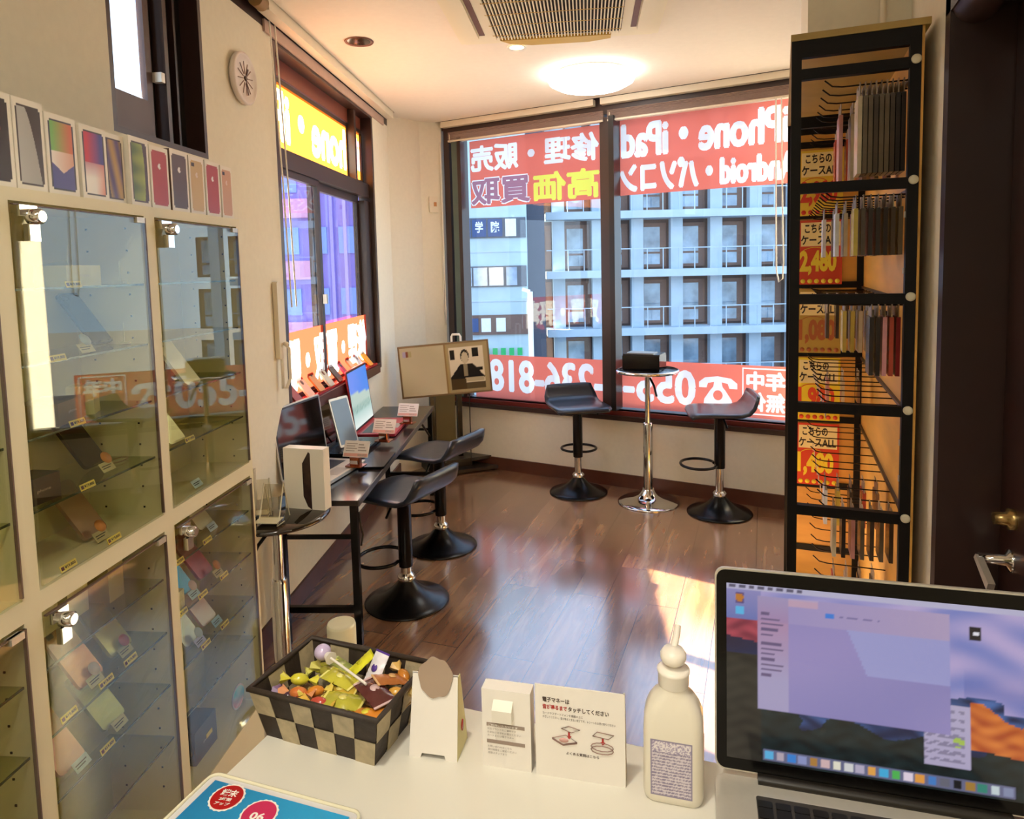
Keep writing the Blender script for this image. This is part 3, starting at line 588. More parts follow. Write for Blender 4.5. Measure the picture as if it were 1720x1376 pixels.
def laptop(lab, qx, qy, body, scr, w=.36, d=.23, ang=105, turn=0.0, lidm=None, hl=.31):
    # hinge towards the wall; px, py = the near front corner of the base on the desk
    q = V((qx, qy, zd)); X = (ud*math.cos(turn)-vd*math.sin(turn)); Y = V((-X.y, X.x, 0)); TT = frame((q.x, q.y, zd), X, Y)
    o = thing('laptop', lab, 'laptop', T=TT)
    part('base', MB().rbox((w/2, d/2, .011), (w, d, .014), .012, body), o)
    part('keyboard', MB().b2((.03, d*.45, .0182), (w-.03, d*.86, .0188), black), o)
    part('touchpad', MB().b2((w*.36, d*.07, .0182), (w*.64, d*.38, .0186), mat('touchpad_grey', '#aaa59c', .35)), o)
    a = R(ang); Yl = V((0, -math.cos(a), math.sin(a))); L_ = M4.Translation((0, d-.005, .018)) @ frame((0, 0, 0), V((1, 0, 0)), Yl)
    lid = part('lid', MB().rbox((w/2, hl*.5, -.004), (w, hl, .007), .012, lidm or body, L_).prism([(.006, .008), (w-.006, .008), (w-.006, hl-.006), (.006, hl-.006)], .0, .0006, black, L_), o)
    O = L_ @ V((.014, .02, .0012)); Xs = V((w-.028, 0, 0)); Ys = (L_.to_3x3() @ V((0, hl-.034, 0)))
    if scr[0] == 'pic': picture('screen', O, Xs, Ys, scr[1], 28, 22, scr[2], lid)
    else: part('screen', MB().quad(O, Xs, Ys, scr[1]), lid)
    return o, TT
darkscr = mat('dark_glossy_screen', '#171310', .06, spec=.8)
laptop('silver laptop nearest the round table with a dark glossy screen', -1.715, 2.335, alum, ('flat', darkscr), .385, .20, 97, R(12))
laptop('dark grey laptop in the middle of the desk, its lid black', -1.83, 2.80, satin, ('flat', darkscr), .33, .20, 100, R(3))
def beach(u, v):
    if v > .52+.12*(1-u): return mix(lin('#6a8ff2'), lin('#2f86ee'), u)
    if v > .36+.05*(1-u): return '#b9cfc6'
    if v > .26: return '#4f8a80' if (int(u*28)+int(v*50)) % 2 else '#cfe6de'
    return mix(lin('#e9f3ee'), lin('#9fc9c4'), v*3)
redb = mat('red_laptop_body', '#c23a48', .3, .3)
laptop('red laptop at the far half of the desk showing a blue sky wallpaper', -1.875, 3.20, redb, ('pic', beach, vcol('laptop_picture', .5)), .41, .22, 97, 0.0, None, .345)
# silver tablet leaning in front of the red laptop
q1 = F(603, 742, zd+.022)
TT = frame(q1, ud*.95-vd*.42, (V((0, 0, 1))+vd*.30).normalized())
o = thing('tablet', 'silver tablet leaning upright between the dark laptop and the red laptop', 'tablet', T=TT)
part('body', MB().rbox((-.07, .125, -.004), (.14, .25, .007), .01, alum, None), o)
part('screen', MB().b2((-.131, .012, 0), (-.009, .238, .0008), mat('blue_grey_screen', '#7f95a8', .12, var=.15, scale=3)), o)
part('prop_leg', MB().cyl((-.085, .15, -.006), (-.085, .03, -.07), .004, satin), o)
copper = mat('copper_stand', '#a8603c', .22, .9, var=.1)
def price_card(px, py, lab, z=zd+.019):
    q = F(px, py, z); X = V((.93, .1, 0)).normalized(); TT = frame((q.x, q.y, z), X, V((-X.y, X.x, 0))); o = thing('price_card', lab, 'price card', T=TT)
    st = part('stand', MB().rbox((0, 0, .003), (.085, .06, .005), .008, copper).rbox((0, 0, .024), (.05, .03, .036), .006, copper).b2((-.018, -.02, .014), (.018, -.015, .03), chrome), o)
    Y = V((0, .45, .89)); L_ = frame((0, -.005, .043), V((1, 0, 0)), Y)
    cdm = MB().prism([(-.062, 0), (.062, 0), (.062, .075), (-.062, .075)], -.0008, .0, paper, L_)
    cb = part('card', cdm, o)
    pk = mat('pale_pink_print', '#e8b0a0', .7); gy = mat('faint_grey_print', '#b5ab9f', .7)
    m_ = MB().prism([(-.058, .003), (.058, .003), (.058, .017), (-.058, .017)], .0004, .0006, pk, L_)
    m_.add([L_ @ V((.008+a*.048, .0045+b*.011, .0009)) for a, b in text_mesh('価格', .02)[0]], text_mesh('価格', .02)[1], gy)
    for r in range(4): m_.prism([(-.052, .026+r*.011), (-.008+.01*(r % 2), .026+r*.011), (-.008+.01*(r % 2), .030+r*.011), (-.052, .030+r*.011)], .0004, .0006, gy, L_)
    for r in range(3): m_.prism([(.008, .028+r*.013), (.05-.008*r, .028+r*.013), (.05-.008*r, .034+r*.013), (.008, .034+r*.013)], .0004, .0006, gy, L_)
    part('print', m_, cb)
    return o
price_card(598, 783, 'price card on a copper stand upon the silver laptop')
price_card(645, 741, 'price card on a copper stand upon the dark grey laptop')
price_card(685, 711, 'price card on a copper stand upon the red laptop')
thing('black_tray', 'flat black tray lying on the desk in front of the dark grey laptop', 'tray', mb=MB().rbox((0, 0, .006), (.26, .12, .012), .01, satin), T=frame(F(655, 775, zd)+vd*.06, ud, vd))
# ------------------------------------------------------------------ television on its stand
tl, tr, bl_, br_ = [CAM+ray(*p)*4.75 for p in ((669, 583), (821, 569), (673, 674), (827, 656))]
X = (tr-tl); X.z = 0; wv = X.length; X.normalize(); Zr = V((0, 0, 1)); cn = (tl+tr+bl_+br_)/4
TT = frame((cn.x, cn.y, cn.z), (tr-tl), Zr); hv = .365; wv = (tr-tl).length
o = thing('television', 'television turned sideways to the room showing a blank panel and an old portrait picture', 'television', T=TT)
gold = mat('bronze_bezel', '#8b7350', .3, .4)
part('bezel', MB().b2((-wv/2, -hv/2, -.035), (wv/2, hv/2, 0), gold), o)
def tv(u, v):
    if u < .505:
        if .03 < u < .13 and .80 < v < .93: return '#b9aecb' if u < .07 else ('#8a5238' if u < .1 else '#b3a878')
        return mix(lin('#b8ad8c'), lin('#cdc2a4'), .5+.5*math.sin(u*5+v*3))
    if u < .545: return '#8f7348' if u < .52 else '#a5905c'
    x = (u-.545)/.455; y = v
    if x < .03 or x > .90 or y < .06 or y > .93: return '#a3926a'
    c = lin('#d8cdb0')
    if (.05 < x < .17 and .68 < y < .88) or (.62 < x < .78 and .7 < y < .9): c = lin('#191512')
    dx = (x-.42)/.085; dy = (y-.70)/.12
    if (x-.42)**2/.0115+(y-.735)**2/.020 < 1: c = lin('#1c1712')
    if dx*dx+dy*dy < 1: c = lin('#c0b394')
    if y < .58 and abs(x-.45) < .13+.55*(.60-y)/.3*.55 and y > .28: c = lin('#17110f')
    if y < .58 and abs(x-.43) < .05 and y > .32: c = lin('#8e8266')
    if .5 < x < .85 and .42 < y < .50: c = lin('#1b1311')
    if .40 < x < .88 and .20 < y < .29: c = lin('#b0a484')
    if y < .28 and x < .42: c = lin('#4c3a20')
    if y < .2 and x >= .42: c = lin('#584a30')
    return c
o2 = picture('screen', V((-wv/2+.012, -hv/2+.012, .001)), V((wv-.024, 0, 0)), V((0, hv-.024, 0)), tv, 110, 60, vcol('television_picture', 0, .22), o)
st = thing('television_stand', 'black television stand with two posts and stacked base plates', 'stand')
bc_ = F(775, 790, 0); blk = mat('dark_brown_plate', '#2c2720', .3)
A_ = F(842, 788, 0); B_ = F(738, 803, 0); xv = (A_-B_).normalized(); yv = V((-xv.y, xv.x, 0)); cb = B_+xv*.30
def plate(z, w, d, k): return MB().prism([((cb+xv*a+yv*b).x, (cb+xv*a+yv*b).y) for a, b in ((-w/2, 0), (w/2, 0), (w/2-k, d), (-w/2+k, d))], z, z+.025, blk)
part('base_plate', plate(.01, .62, .33, .08), st)
part('upper_plate', MB().prism([((cb+xv*a+yv*(b+.06)).x, (cb+xv*a+yv*(b+.06)).y) for a, b in ((-.22, 0), (.25, 0), (.19, .20), (-.16, .20))], .075, .098, blk), st)
pm_ = F(751, 790, 0)
part('plinth', MB().box((pm_.x, pm_.y, .055), (.35, .15, .045), black, rot=math.atan2(xv.y, xv.x)), st)
ctx = V((cn.x, cn.y, 0)); zx = TT.to_3x3() @ V((1, 0, 0)); zn = TT.to_3x3() @ V((0, 0, 1))
for e in (-.10, .11): 
    p0 = pm_+xv*e; part('post', MB().box((p0.x, p0.y, .40), (.035, .03, .64), satin, rot=math.atan2(xv.y, xv.x)), st)
q0 = ctx-zn*.07
part('bracket', MB().box((q0.x, q0.y, .66), (.34, .03, .02), satin, rot=math.atan2(zx.y, zx.x)).box((q0.x, q0.y, .76), (.20, .035, .22), satin, rot=math.atan2(zx.y, zx.x)), st)
for e in (-.12, .15): part('arm', MB().box((q0.x+zx.x*e, q0.y+zx.y*e, .72), (.03, .03, .20), mat('brown_black_metal', '#2f2118', .4), rot=math.atan2(zx.y, zx.x)), st)
part('top_hook', MB().tube([V((q0.x+zx.x*e, q0.y+zx.y*e, z)) for e, z in ((.045, .85), (.045, 1.03), (.052, 1.045), (.10, 1.045), (.108, 1.03), (.108, .85))], .008, white), st)
part('shelf_panel', MB().box((pm_.x, pm_.y, .42), (.15, .02, .40), mat('khaki_panel', '#6f6236', .5), rot=math.atan2(xv.y, xv.x)), st)
part('cable', MB().tube([q0+zx*.16+V((0, 0, z)) for z in (.68, .5, .3, .2, .12)], .004, black), st)
# ------------------------------------------------------------------ wall fittings
ck = WL.P(-.205, 2.245, .004); TT = frame(ck, WL.u, V((0, 0, 1)))
o = thing('wall_clock', 'round white wall clock with twelve radial bars on the left wall', 'clock', T=TT)
part('case', MB().lathe([(.0001, 0), (.092, 0), (.098, .008), (.098, .020), (.090, .024), (.086, .018), (.0001, .018)], mat('pinkish_white', '#eadfd8', .4), n=48, cap=False), o)
q = MB()
for k in range(12): a = R(30*k+8); q.box((math.cos(a)*.040, math.sin(a)*.040, .0192), (.045, .003, .002), mat('brown_bars', '#8a6a58', .4), rot=a)
part('radial_bars', q, o)
for a, ll, w_ in ((R(60), .045, .006), (R(-75), .062, .004)): part('hand', MB().box((math.cos(a)*ll/2, math.sin(a)*ll/2, .0215), (ll, w_, .002), mat('dark_hand', '#4a332a', .4), rot=a), o)
part('hub', MB().lathe([(.009, .018), (.008, .024)], mat('dark_hand', '#4a332a'), n=16), o)
o = thing('intercom_handset', 'cream wall panel with a hanging white loop under it left of the big left window', 'intercom', T=frame(WL.P(.02, 1.30, 0), WL.u, V((0, 0, 1))))
part('panel', MB().rbox((-.005, -.0, .012), (.055, .33, .02), .01, cream), o)
part('loop', MB().tube([(.0, -.10, .03), (.008, -.12, .045), (.008, -.25, .045), (.0, -.29, .03), (-.012, -.29, .02), (-.012, -.16, .02)], .007, white), o)
part('knob', MB().ball((.0, -.10, .035), (.025, .02, .025), cream), o)
sw = pB.lerp(pC, .55); sw.z = 1.99; nx = (pC-pB).normalized()
sp_ = thing('wall_switch', 'cream switch plate on the pillar beside the back window', 'switch', T=frame(sw+V((nx.y, -nx.x, 0))*.006, nx, V((0, 0, 1))))
part('plate', MB().rbox((0, 0, .004), (.07, .12, .008), .006, cream), sp_); part('button', MB().box((.01, 0, .010), (.02, .03, .005), mat('orange_dot', '#c98a50')), sp_)
# ------------------------------------------------------------------ ceiling cassette air conditioner
Pn = [F(735, -6, CEIL), F(775, 68, CEIL), F(1105, 48, CEIL), F(1135, -25, CEIL)]
X = (Pn[2]-Pn[1]); X.z = 0; cw = X.length; X.normalize(); Yc = V((-X.y, X.x, 0)); TT = frame(Pn[1], X, Yc)
o = thing('air_conditioner', 'square white ceiling cassette air conditioner with a slatted grille', 'air conditioner', T=TT)
acm = mat('aircon_white', '#efe8cc', .5, var=.01)
part('panel', MB().b2((0, -cw, -.02), (cw, 0, 0), acm).b2((.03, -cw+.03, -.032), (cw-.03, -.03, -.02), acm), o)
gx0, gx1 = cw*.19, cw*.81
gr = MB().b2((gx0, -gx1, -.036), (gx1, -gx0+.06, -.033), mat('dark_grille_back', '#2a2320', .8)); nn = 40
for k in range(nn): x = gx0+(gx1-gx0)*(k+.5)/nn; gr.b2((x-.0026, -gx1, -.048), (x+.0026, -gx0+.06, -.036), acm)
for k in range(5): y = -gx1+(gx1-gx0+.06)*(k+.5)/5; gr.b2((gx0, y-.002, -.049), (gx1, y+.002, -.047), mat('ochre_strip', '#c6a040'))
part('grille', gr, o)
part('louvre', MB().b2((.05, -cw+.13, -.045), (.105, -.13, -.034), acm), o); part('louvre', MB().b2((cw-.105, -cw+.13, -.045), (cw-.05, -.13, -.034), acm), o)
part('louvre', MB().prism([(.20, -.10), (cw-.22, -.10), (cw-.22, -.05), (cw-.32, -.015), (.34, -.015), (.24, -.05)], -.046, -.034, mat('ochre_louvre', '#c8a53c', .5)), o)
for xa, xb in ((.11, .135), (cw-.135, cw-.11)): part('slot', MB().b2((xa, -cw+.15, -.0345), (xb, -.15, -.032), mat('brown_slot', '#6b3f22')), o)
# ------------------------------------------------------------------ glass display cabinets along the left wall
CD = .185
cabm = mat('cabinet_cream_laminate', '#e9e0bf', .45, var=.02, scale=5); cabin = mat('cabinet_inner_panel', '#d6cda2', .6, var=.03, scale=6)
edgeg = mat('green_glass_edge', '#3f4a34', .2, .0, spec=.8); shg = glass('shelf_glass', '#edf0dc', 1.45); tag_y = mat('yellow_price_tag', '#f0d84a', .4, var=.05); ink = mat('black_ink', '#1c1512', .6)
KT = frame(KB.o, KB.u, V((0, 0, 1)))            # x along the row, y up, z towards the room
def kb(mb, a0, a1, z0, z1, d0, d1, m): return mb.b2((a0, z0, -d0), (a1, z1, -d1), m)
def cabinet(a0, a1, label, ups, los, dots=True):
    o = thing('display_cabinet', label, 'display cabinet', T=KT @ M4.Translation((a0, 0, 0))); w_ = a1-a0; t = .02
    b = MB(); kb(b, 0, t, .16, 1.66, 0, CD, cabm); kb(b, w_-t, w_, .16, 1.66, 0, CD, cabm); kb(b, t, w_-t, 1.637, 1.66, 0, CD, cabm); kb(b, t, w_-t, .90, .92, 0.0, CD, cabm); kb(b, t, w_-t, .92, .94, 0.0, CD, cabm)
    kb(b, t, w_-t, .16, .195, 0, CD, cabm); part('body', b, o)
    b = MB(); kb(b, t, w_-t, .195, 1.637, CD-.006, CD-.001, cabin); part('back_panel', b, o)
    b = MB(); kb(b, .004, w_-.004, .0, .16, .008, CD-.01, cabm); part('plinth', b, o)
    if dots:
        b = MB()
        for k in range(28):
            for dd in (.045, CD-.045):
                z = .26+k*.05
                if abs(z-.92) > .04: b.box((w_-t-.0008, z, -dd), (.0015, .004, .004), ink)
        part('peg_holes', b, o)
    for z0, z1 in ((.948, 1.632), (.200, .893)):
        d = part('door', MB().b2((t+.003, z0, .001), (w_-t-.003, z1, .006), cabgl), o)
        part('door_edge', MB().b2((w_-t-.006, z0, .0), (w_-t-.003, z1, .0065), mat('door_edge_brown', '#6b5548', .4)).b2((t+.003, z1-.0025, .0), (w_-t-.003, z1, .0065), MC['door_edge_brown']), d)  # brown strips along the right and top edges of the glass door
        part('lock', MB().b2((t+.01, z1-.022, .006), (t+.05, z1-.002, .012), chrome).lathe([(.014, 0), (.014, .02), (.010, .024)], chrome, T=M4.Translation((t+.032, z1-.022, .012)), n=20).b2((t+.020, z1-.065, .008), (t+.044, z1-.035, .020), chrome), d)
        part('clip', MB().b2((w_-t-.04, z1-.012, -.004), (w_-t-.012, z1-.0, .010), alum), d)
    for z in ups+los:
        s = part('shelf', MB().b2((t, z-.004, -.012), (w_-t, z, -CD+.01), shg), o); part('front_edge', MB().b2((t, z-.0042, -.0120), (w_-t, z+.0002, -.0105), edgeg), s)
    return o
UZ = [1.484, 1.346, 1.213, 1.081]; LB = [.784, .653, .523, .39]; LC = [.793, .662, .526, .400]; SC = 1.07
cabinet(-1.243, -.823, 'cream glass-door cabinet at the left edge, nearest the camera', UZ, LB)
cabinet(-.823, -.403, 'cream glass-door cabinet in the middle of the row holding the dark blue phone', UZ, LB)
cabinet(-.403, .034, 'cream glass-door cabinet at the far end beside the round table', UZ, LC)
def kin(px, py, z, lo=-.10, hi=-.02):            # a spot on a shelf, kept inside the cabinet depth
    p = F(px, py, z)-KB.o; a = p.dot(KB.u); n = max(lo, min(hi, p.dot(KB.n))); q = KB.at(px, py, n); return q[0], n
LEAN = R(36)
def kT(a, z, n, lean=LEAN, yaw=0): 
    Y = V((0, math.cos(lean), -math.sin(lean))); X = V((math.cos(yaw), 0, -math.sin(yaw))); return KT @ M4.Translation((a, z, n)) @ frame((0, 0, 0), X, Y)
def cab_phone(px, py, z, col, lab, w_=.070, h_=.138, top=None, lean=LEAN):
    a, n = kin(px, py, z); m = mat('phone_'+col.strip('#'), col, .22, .25, var=.03)
    o = thing('smartphone', lab, 'phone', T=kT(a, z+.004, n, lean), group='phones shown on the cabinet shelves')
    part('body', MB().rbox((0, h_/2, .004), (w_, h_, .008), .010, m), o)
    part('camera', MB().rbox((-w_*.28, h_*.90, .0085), (w_*.22, h_*.07, .0015), .002, black), o)
    part('stand', MB().b2((-.018, .0, -.003), (.018, h_*.75, -.001), acr).b2((-.02, .0, -.003), (.02, .003, .016), acr), o)
    return o
def cab_tag(px, py, lab, c=tag_y):
    a, z = KB.at(px, py, -.004)
    zs = min(UZ+LB+LC+[.945, .198], key=lambda q: abs(q-z)); 
    o = thing('price_tag', lab, 'price tag', T=KT @ M4.Translation((a, zs+.0005 if abs(zs-z) < .03 else z, -.0098)) @ M4.Rotation(R(-18), 4, 'X'), group='price tags on the cabinet shelf edges')
    part('plate', MB().b2((-.021, -.003, 0), (.021, .010, .0012), c), o); part('print', MB().text('¥19,800', (-.010, .0, .0015), (.028, 0, 0), (0, .007, 0), ink, .03).b2((-.019, .0, .0012), (-.012, .007, .0016), mat('maroon_print', '#5c1512')), o)
    return o
def cab_note(px, py, z, lab, c='#cfe2f2', seal=None):
    a, n = kin(px, py, z, -.09, -.022)
    o = thing('info_card', lab, 'card', T=kT(a, z+.002, n, R(35)), group='small cards beside the cabinet phones')
    part('card', MB().b2((-.020, 0, 0), (.020, .022, .001), mat('note_'+c.strip('#'), c, .5)), o)
    if seal: part('seal', MB().lathe([(.0001, 0), (.014, 0), (.014, .001), (.0001, .001)], mat('seal_'+seal.strip('#'), seal, .4), T=M4.Translation((.012, .030, .0015)), n=18, cap=False), o)
    part('print', MB().b2((-.016, .012, .001), (.014, .014, .0013), ink).b2((-.016, .007, .001), (.008, .009, .0013), ink), o)
    return o
for px, py, z, col, lab in [
    (172, 578, UZ[1], '#1d3246', 'dark blue phone leaning on the second glass shelf of the middle cabinet'),
    (160, 786, UZ[3], '#3d3526', 'dark brown phone with a looped cable in the middle cabinet'),
    (160, 903, .942, '#a8876c', 'dull rose phone on the floor of the upper half of the middle cabinet'),
    (152, 1148, LB[1], '#d99a72', 'rose gold phone in the lower half of the middle cabinet beside a round sticker'),
    (203, 1097, LB[1], '#cdc77c', 'yellowish phone in the lower half of the middle cabinet beside a red round seal'),
    (190, 1218, LB[2], '#9c9a58', 'greenish gold phone on the second lowest glass shelf of the middle cabinet'),
    (120, 1292, LB[2], '#d8a795', 'pink phone at the left end of the second lowest glass shelf of the middle cabinet'),
    (300, 634, UZ[2], '#a8703c', 'bronze phone in the upper half of the far cabinet beside a carton'),
    (327, 716, UZ[2], '#e2d8b8', 'white phone in the upper half of the far cabinet beside an orange seal'),
    (300, 803, UZ[3], '#d8cf98', 'cream phone on the lowest upper shelf of the far cabinet'),
    (345, 889, LC[0], '#cdc39a', 'cream phone on the top shelf of the lower half of the far cabinet'),
    (345, 970, LC[1], '#a3231f', 'red phone in the lower half of the far cabinet'),
    (312, 1000, LC[1], '#2f9fc8', 'sky blue phone in the lower half of the far cabinet'),
    (350, 1048, LC[2], '#d9b6a6', 'pale pink phone in the lower half of the far cabinet'),
    (322, 1082, LC[2], '#d0c0a0', 'champagne phone in the lower half of the far cabinet below the blue one')]: cab_phone(px, py, z, col, lab)
for px, py, lab in [(102, 599, 'gold price tag below and left of the dark blue phone'), (135, 706, 'price tag on the third shelf edge of the middle cabinet under the cartons'), (152, 812, 'price tag under the dark brown phone'),
    (196, 897, 'price tag beside the dull rose phone'), (120, 948, 'price tag at the lower left corner of the upper door of the middle cabinet'), (184, 1150, 'price tag under the rose gold phone'), (224, 1109, 'price tag under the yellowish phone'),
    (122, 1207, 'price tag at the left end of the shelf above the pink phone'), (186, 1256, 'price tag under the greenish gold phone'), (128, 474, 'price tag at the front of the open white carton'),
    (352, 906, 'price tag under the cream phone in the lower half of the far cabinet'), (380, 968, 'price tag under the red phone'), (345, 1001, 'price tag right of the sky blue phone'), (381, 1046, 'price tag right of the pale pink phone'), (350, 1083, 'price tag right of the champagne phone'),
    (305, 945, 'price tag left above the sky blue phone'), (311, 1032, 'price tag below the sky blue phone'), (322, 724, 'price tag under the white phone of the far cabinet'), (300, 1110, 'price tag at the left end of the lowest glass shelf of the far cabinet')]: cab_tag(px, py, lab)
for px, py, z, lab, c, sl in [(150, 598, UZ[1], 'clear card in front of the dark blue phone', '#c9c2a0', '#9fb8d8'), (185, 792, UZ[3], 'white card in front of the dark brown phone with an orange seal', '#c9bf90', '#d98a3c'), (175, 908, .942, 'card in front of the dull rose phone with an orange seal', '#bdae7c', '#d98a3c'),
    (165, 1150, LB[1], 'card with a pearly round seal in front of the rose gold phone', '#c9c39a', '#d9cfe2'), (215, 1100, LB[1], 'card with a red round seal beside the yellowish phone', '#b5ae74', '#b8482c'), (206, 1222, LB[2], 'card in front of the greenish gold phone', '#c2bd8c', None), (143, 1296, LB[2], 'pale blue card beside the pink phone', '#b9d0dc', None),
    (360, 891, LC[0], 'pale blue card in front of the cream phone in the far cabinet', '#bcd0ee', None), (370, 968, LC[1], 'card with an orange seal beside the red phone', '#c8bc84', '#cf8236'), (330, 1004, LC[1], 'pale blue card with a round seal beside the sky blue phone', '#b5dff0', '#d8c8d0'), (368, 1050, LC[2], 'light blue card beside the pale pink phone', '#9cc8ee', None),
    (340, 1084, LC[2], 'lavender card with a round seal beside the champagne phone', '#b8b8ee', '#c4d4f0'), (335, 822, .942, 'long pale blue card strip at the floor of the upper half of the far cabinet', '#bcd2e2', None)]: cab_note(px, py, z, lab, c, sl)
def carton(name, lab, a0, a1, z, h_, n0, n1, m, rot=0, lid=None):
    o = thing(name, lab, 'box', T=KT @ M4.Translation(((a0+a1)/2*SC, z, (n0+n1)/2)) @ M4.Rotation(rot, 4, 'Y')); w_ = a1-a0; d_ = n1-n0
    part('carton', MB().b2((-w_/2, 0, -d_/2), (w_/2, h_, d_/2), m), o)
    if lid == 'open': part('lid', MB().add([(-w_/2, h_, -d_/2), (w_/2, h_, -d_/2), (w_/2-.01, h_+.05, -d_/2+.01), (-w_/2+.055, h_+.012, -d_/2+.03), (-w_/2, h_-.002, -d_/2-.002), (w_/2, h_-.002, -d_/2-.002)], [(0, 1, 2, 3), (3, 2, 5, 4), (0, 3, 4), (1, 5, 2)], m), o)
    part('print', MB().text('Galaxy' if False else 'phone', (-.015, h_*.4, d_/2+.0006), (.03, 0, 0), (0, .008, 0), card, .0), o)
    return o
lc = mat('ivory_carton', '#dcd49c', .6); bc2 = mat('tan_carton', '#9a8350', .6)
carton('open_box', 'open ivory carton on the top glass shelf of the middle cabinet', -.60, -.50, UZ[0], .042, -.10, -.03, lc, lid='open')
carton('phone_box', 'tan phone box on the third glass shelf of the middle cabinet', -.655, -.55, UZ[2], .045, -.12, -.04, bc2, .2)
carton('phone_box', 'ivory phone box in front of the tan one on the third shelf', -.545, -.50, UZ[2], .06, -.10, -.05, lc, .4)
carton('black_camera_box', 'black boxy case at the left end of the lowest upper shelf of the middle cabinet', -.725, -.65, UZ[3], .05, -.09, -.03, mat('brownish_black', '#2a2218', .3), -.1)
carton('phone_box', 'tall ivory box at the left in the lower half of the middle cabinet', -.66, -.60, LB[0], .125, -.15, -.10, lc)
carton('phone_box', 'tall ivory box in the centre of the lower half of the middle cabinet', -.59, -.53, LB[0], .125, -.14, -.09, lc)
carton('phone_box', 'tall ivory box nearest the far side of the lower half of the middle cabinet', -.51, -.46, LB[0], .125, -.11, -.06, mat('pale_olive_carton', '#b8ad70', .6))
carton('wooden_box', 'dark brown box on the bottom of the middle cabinet', -.70, -.60, .196, .13, -.15, -.03, darkwood)
carton('phone_box', 'small tan box in the far cabinet beside the bronze phone', -.30, -.24, UZ[2], .05, -.12, -.06, bc2)
carton('phone_box', 'small ivory box left of the red phone', -.33, -.29, LC[1], .045, -.07, -.03, mat('white_carton', '#e2dcc0', .6))
carton('black_device_box', 'black box with a yellow sticker on the bottom of the far cabinet', -.26, -.15, .196, .09, -.12, -.05, black)
thing('yellow_sticker', 'yellow sticker on the black box at the bottom of the far cabinet', 'sticker', mb=MB().b2((-.22, .235, -.0495), (-.19, .247, -.0485), tag_y), T=KT.copy())
o = thing('headphones', 'black headphones with a round band on the bottom of the far cabinet', 'headphones', T=KT @ M4.Translation((-.305, .20, -.075)))
part('headband', MB().tube([(.035*math.cos(R(a)), .075+.05*math.sin(R(a)), 0) for a in range(-20, 201, 20)], .006, black), o)
for e in (-1, 1): part('ear_cup', MB().ball((e*.035, .04, 0), (.03, .06, .045), black), o)
o = thing('rainbow_disc', 'blue and violet round disc with painted sheen at the bottom right of the far cabinet', 'disc', T=KT @ M4.Translation((-.075, .262, -.030)) @ M4.Rotation(R(-20), 4, 'Z'))
def disc(u, v): return mix(mix(lin('#d88ab8'), lin('#3fb6f0'), (v-.15)*2), lin('#a8d8f0'), max(0, v-.8)*4)  # iridescent sheen painted as fixed vertex colours
nd = 26; me = bpy.data.meshes.new('surface'); pts = [(.034*math.cos(2*math.pi*i/nd), .030*math.sin(2*math.pi*i/nd), .002) for i in range(nd)]
part('rim', MB().lathe([(.0001, -.004), (.035, -.002), (.036, .001), (.034, .0015), (.0001, .0015)], mat('pale_lilac_plastic', '#b8b6d8', .2), n=32, cap=False), o)
me.from_pydata(pts+[(0, 0, .004)], [], [(i, (i+1) % nd, nd) for i in range(nd)]); me.materials.append(vcol('disc_sheen_colours', 0, .12)); at = me.color_attributes.new('Col', 'FLOAT_COLOR', 'POINT')
at.data.foreach_set('color', [c for p in pts+[(0, 0, 0)] for c in list(disc(0, p[1]/.06+.5))[:3]+[1]]); link('surface', me, o)
thing('cable_loop', 'thin tan cable loop beside the dark brown phone', 'cable', mb=MB().tube([(.028*math.cos(R(a)), 0, .014*math.sin(R(a))) for a in range(0, 360, 20)], .0016, bc2, closed=True), T=KT @ M4.Translation((-.47, UZ[3]+.004, -.07)))
# reflected-looking but real: small acrylic holders inside the middle cabinet
for z, lab in ((1.53, 'empty small acrylic holder high in the middle cabinet'), (1.40, 'empty small acrylic holder on the second shelf of the middle cabinet')):
    o = thing('acrylic_holder', lab, 'holder', T=KT @ M4.Translation((-.425, z-.045 if z > 1.5 else UZ[1], -.06)))
    part('ledge', MB().b2((-.014, .001, -.01), (.014, .006, .01), acr_edge), o)
    for e in (-1, 1): part('upright', MB().b2((e*.010-.0015, .006, 0), (e*.010+.0015, .050, .002), acr_edge), o)
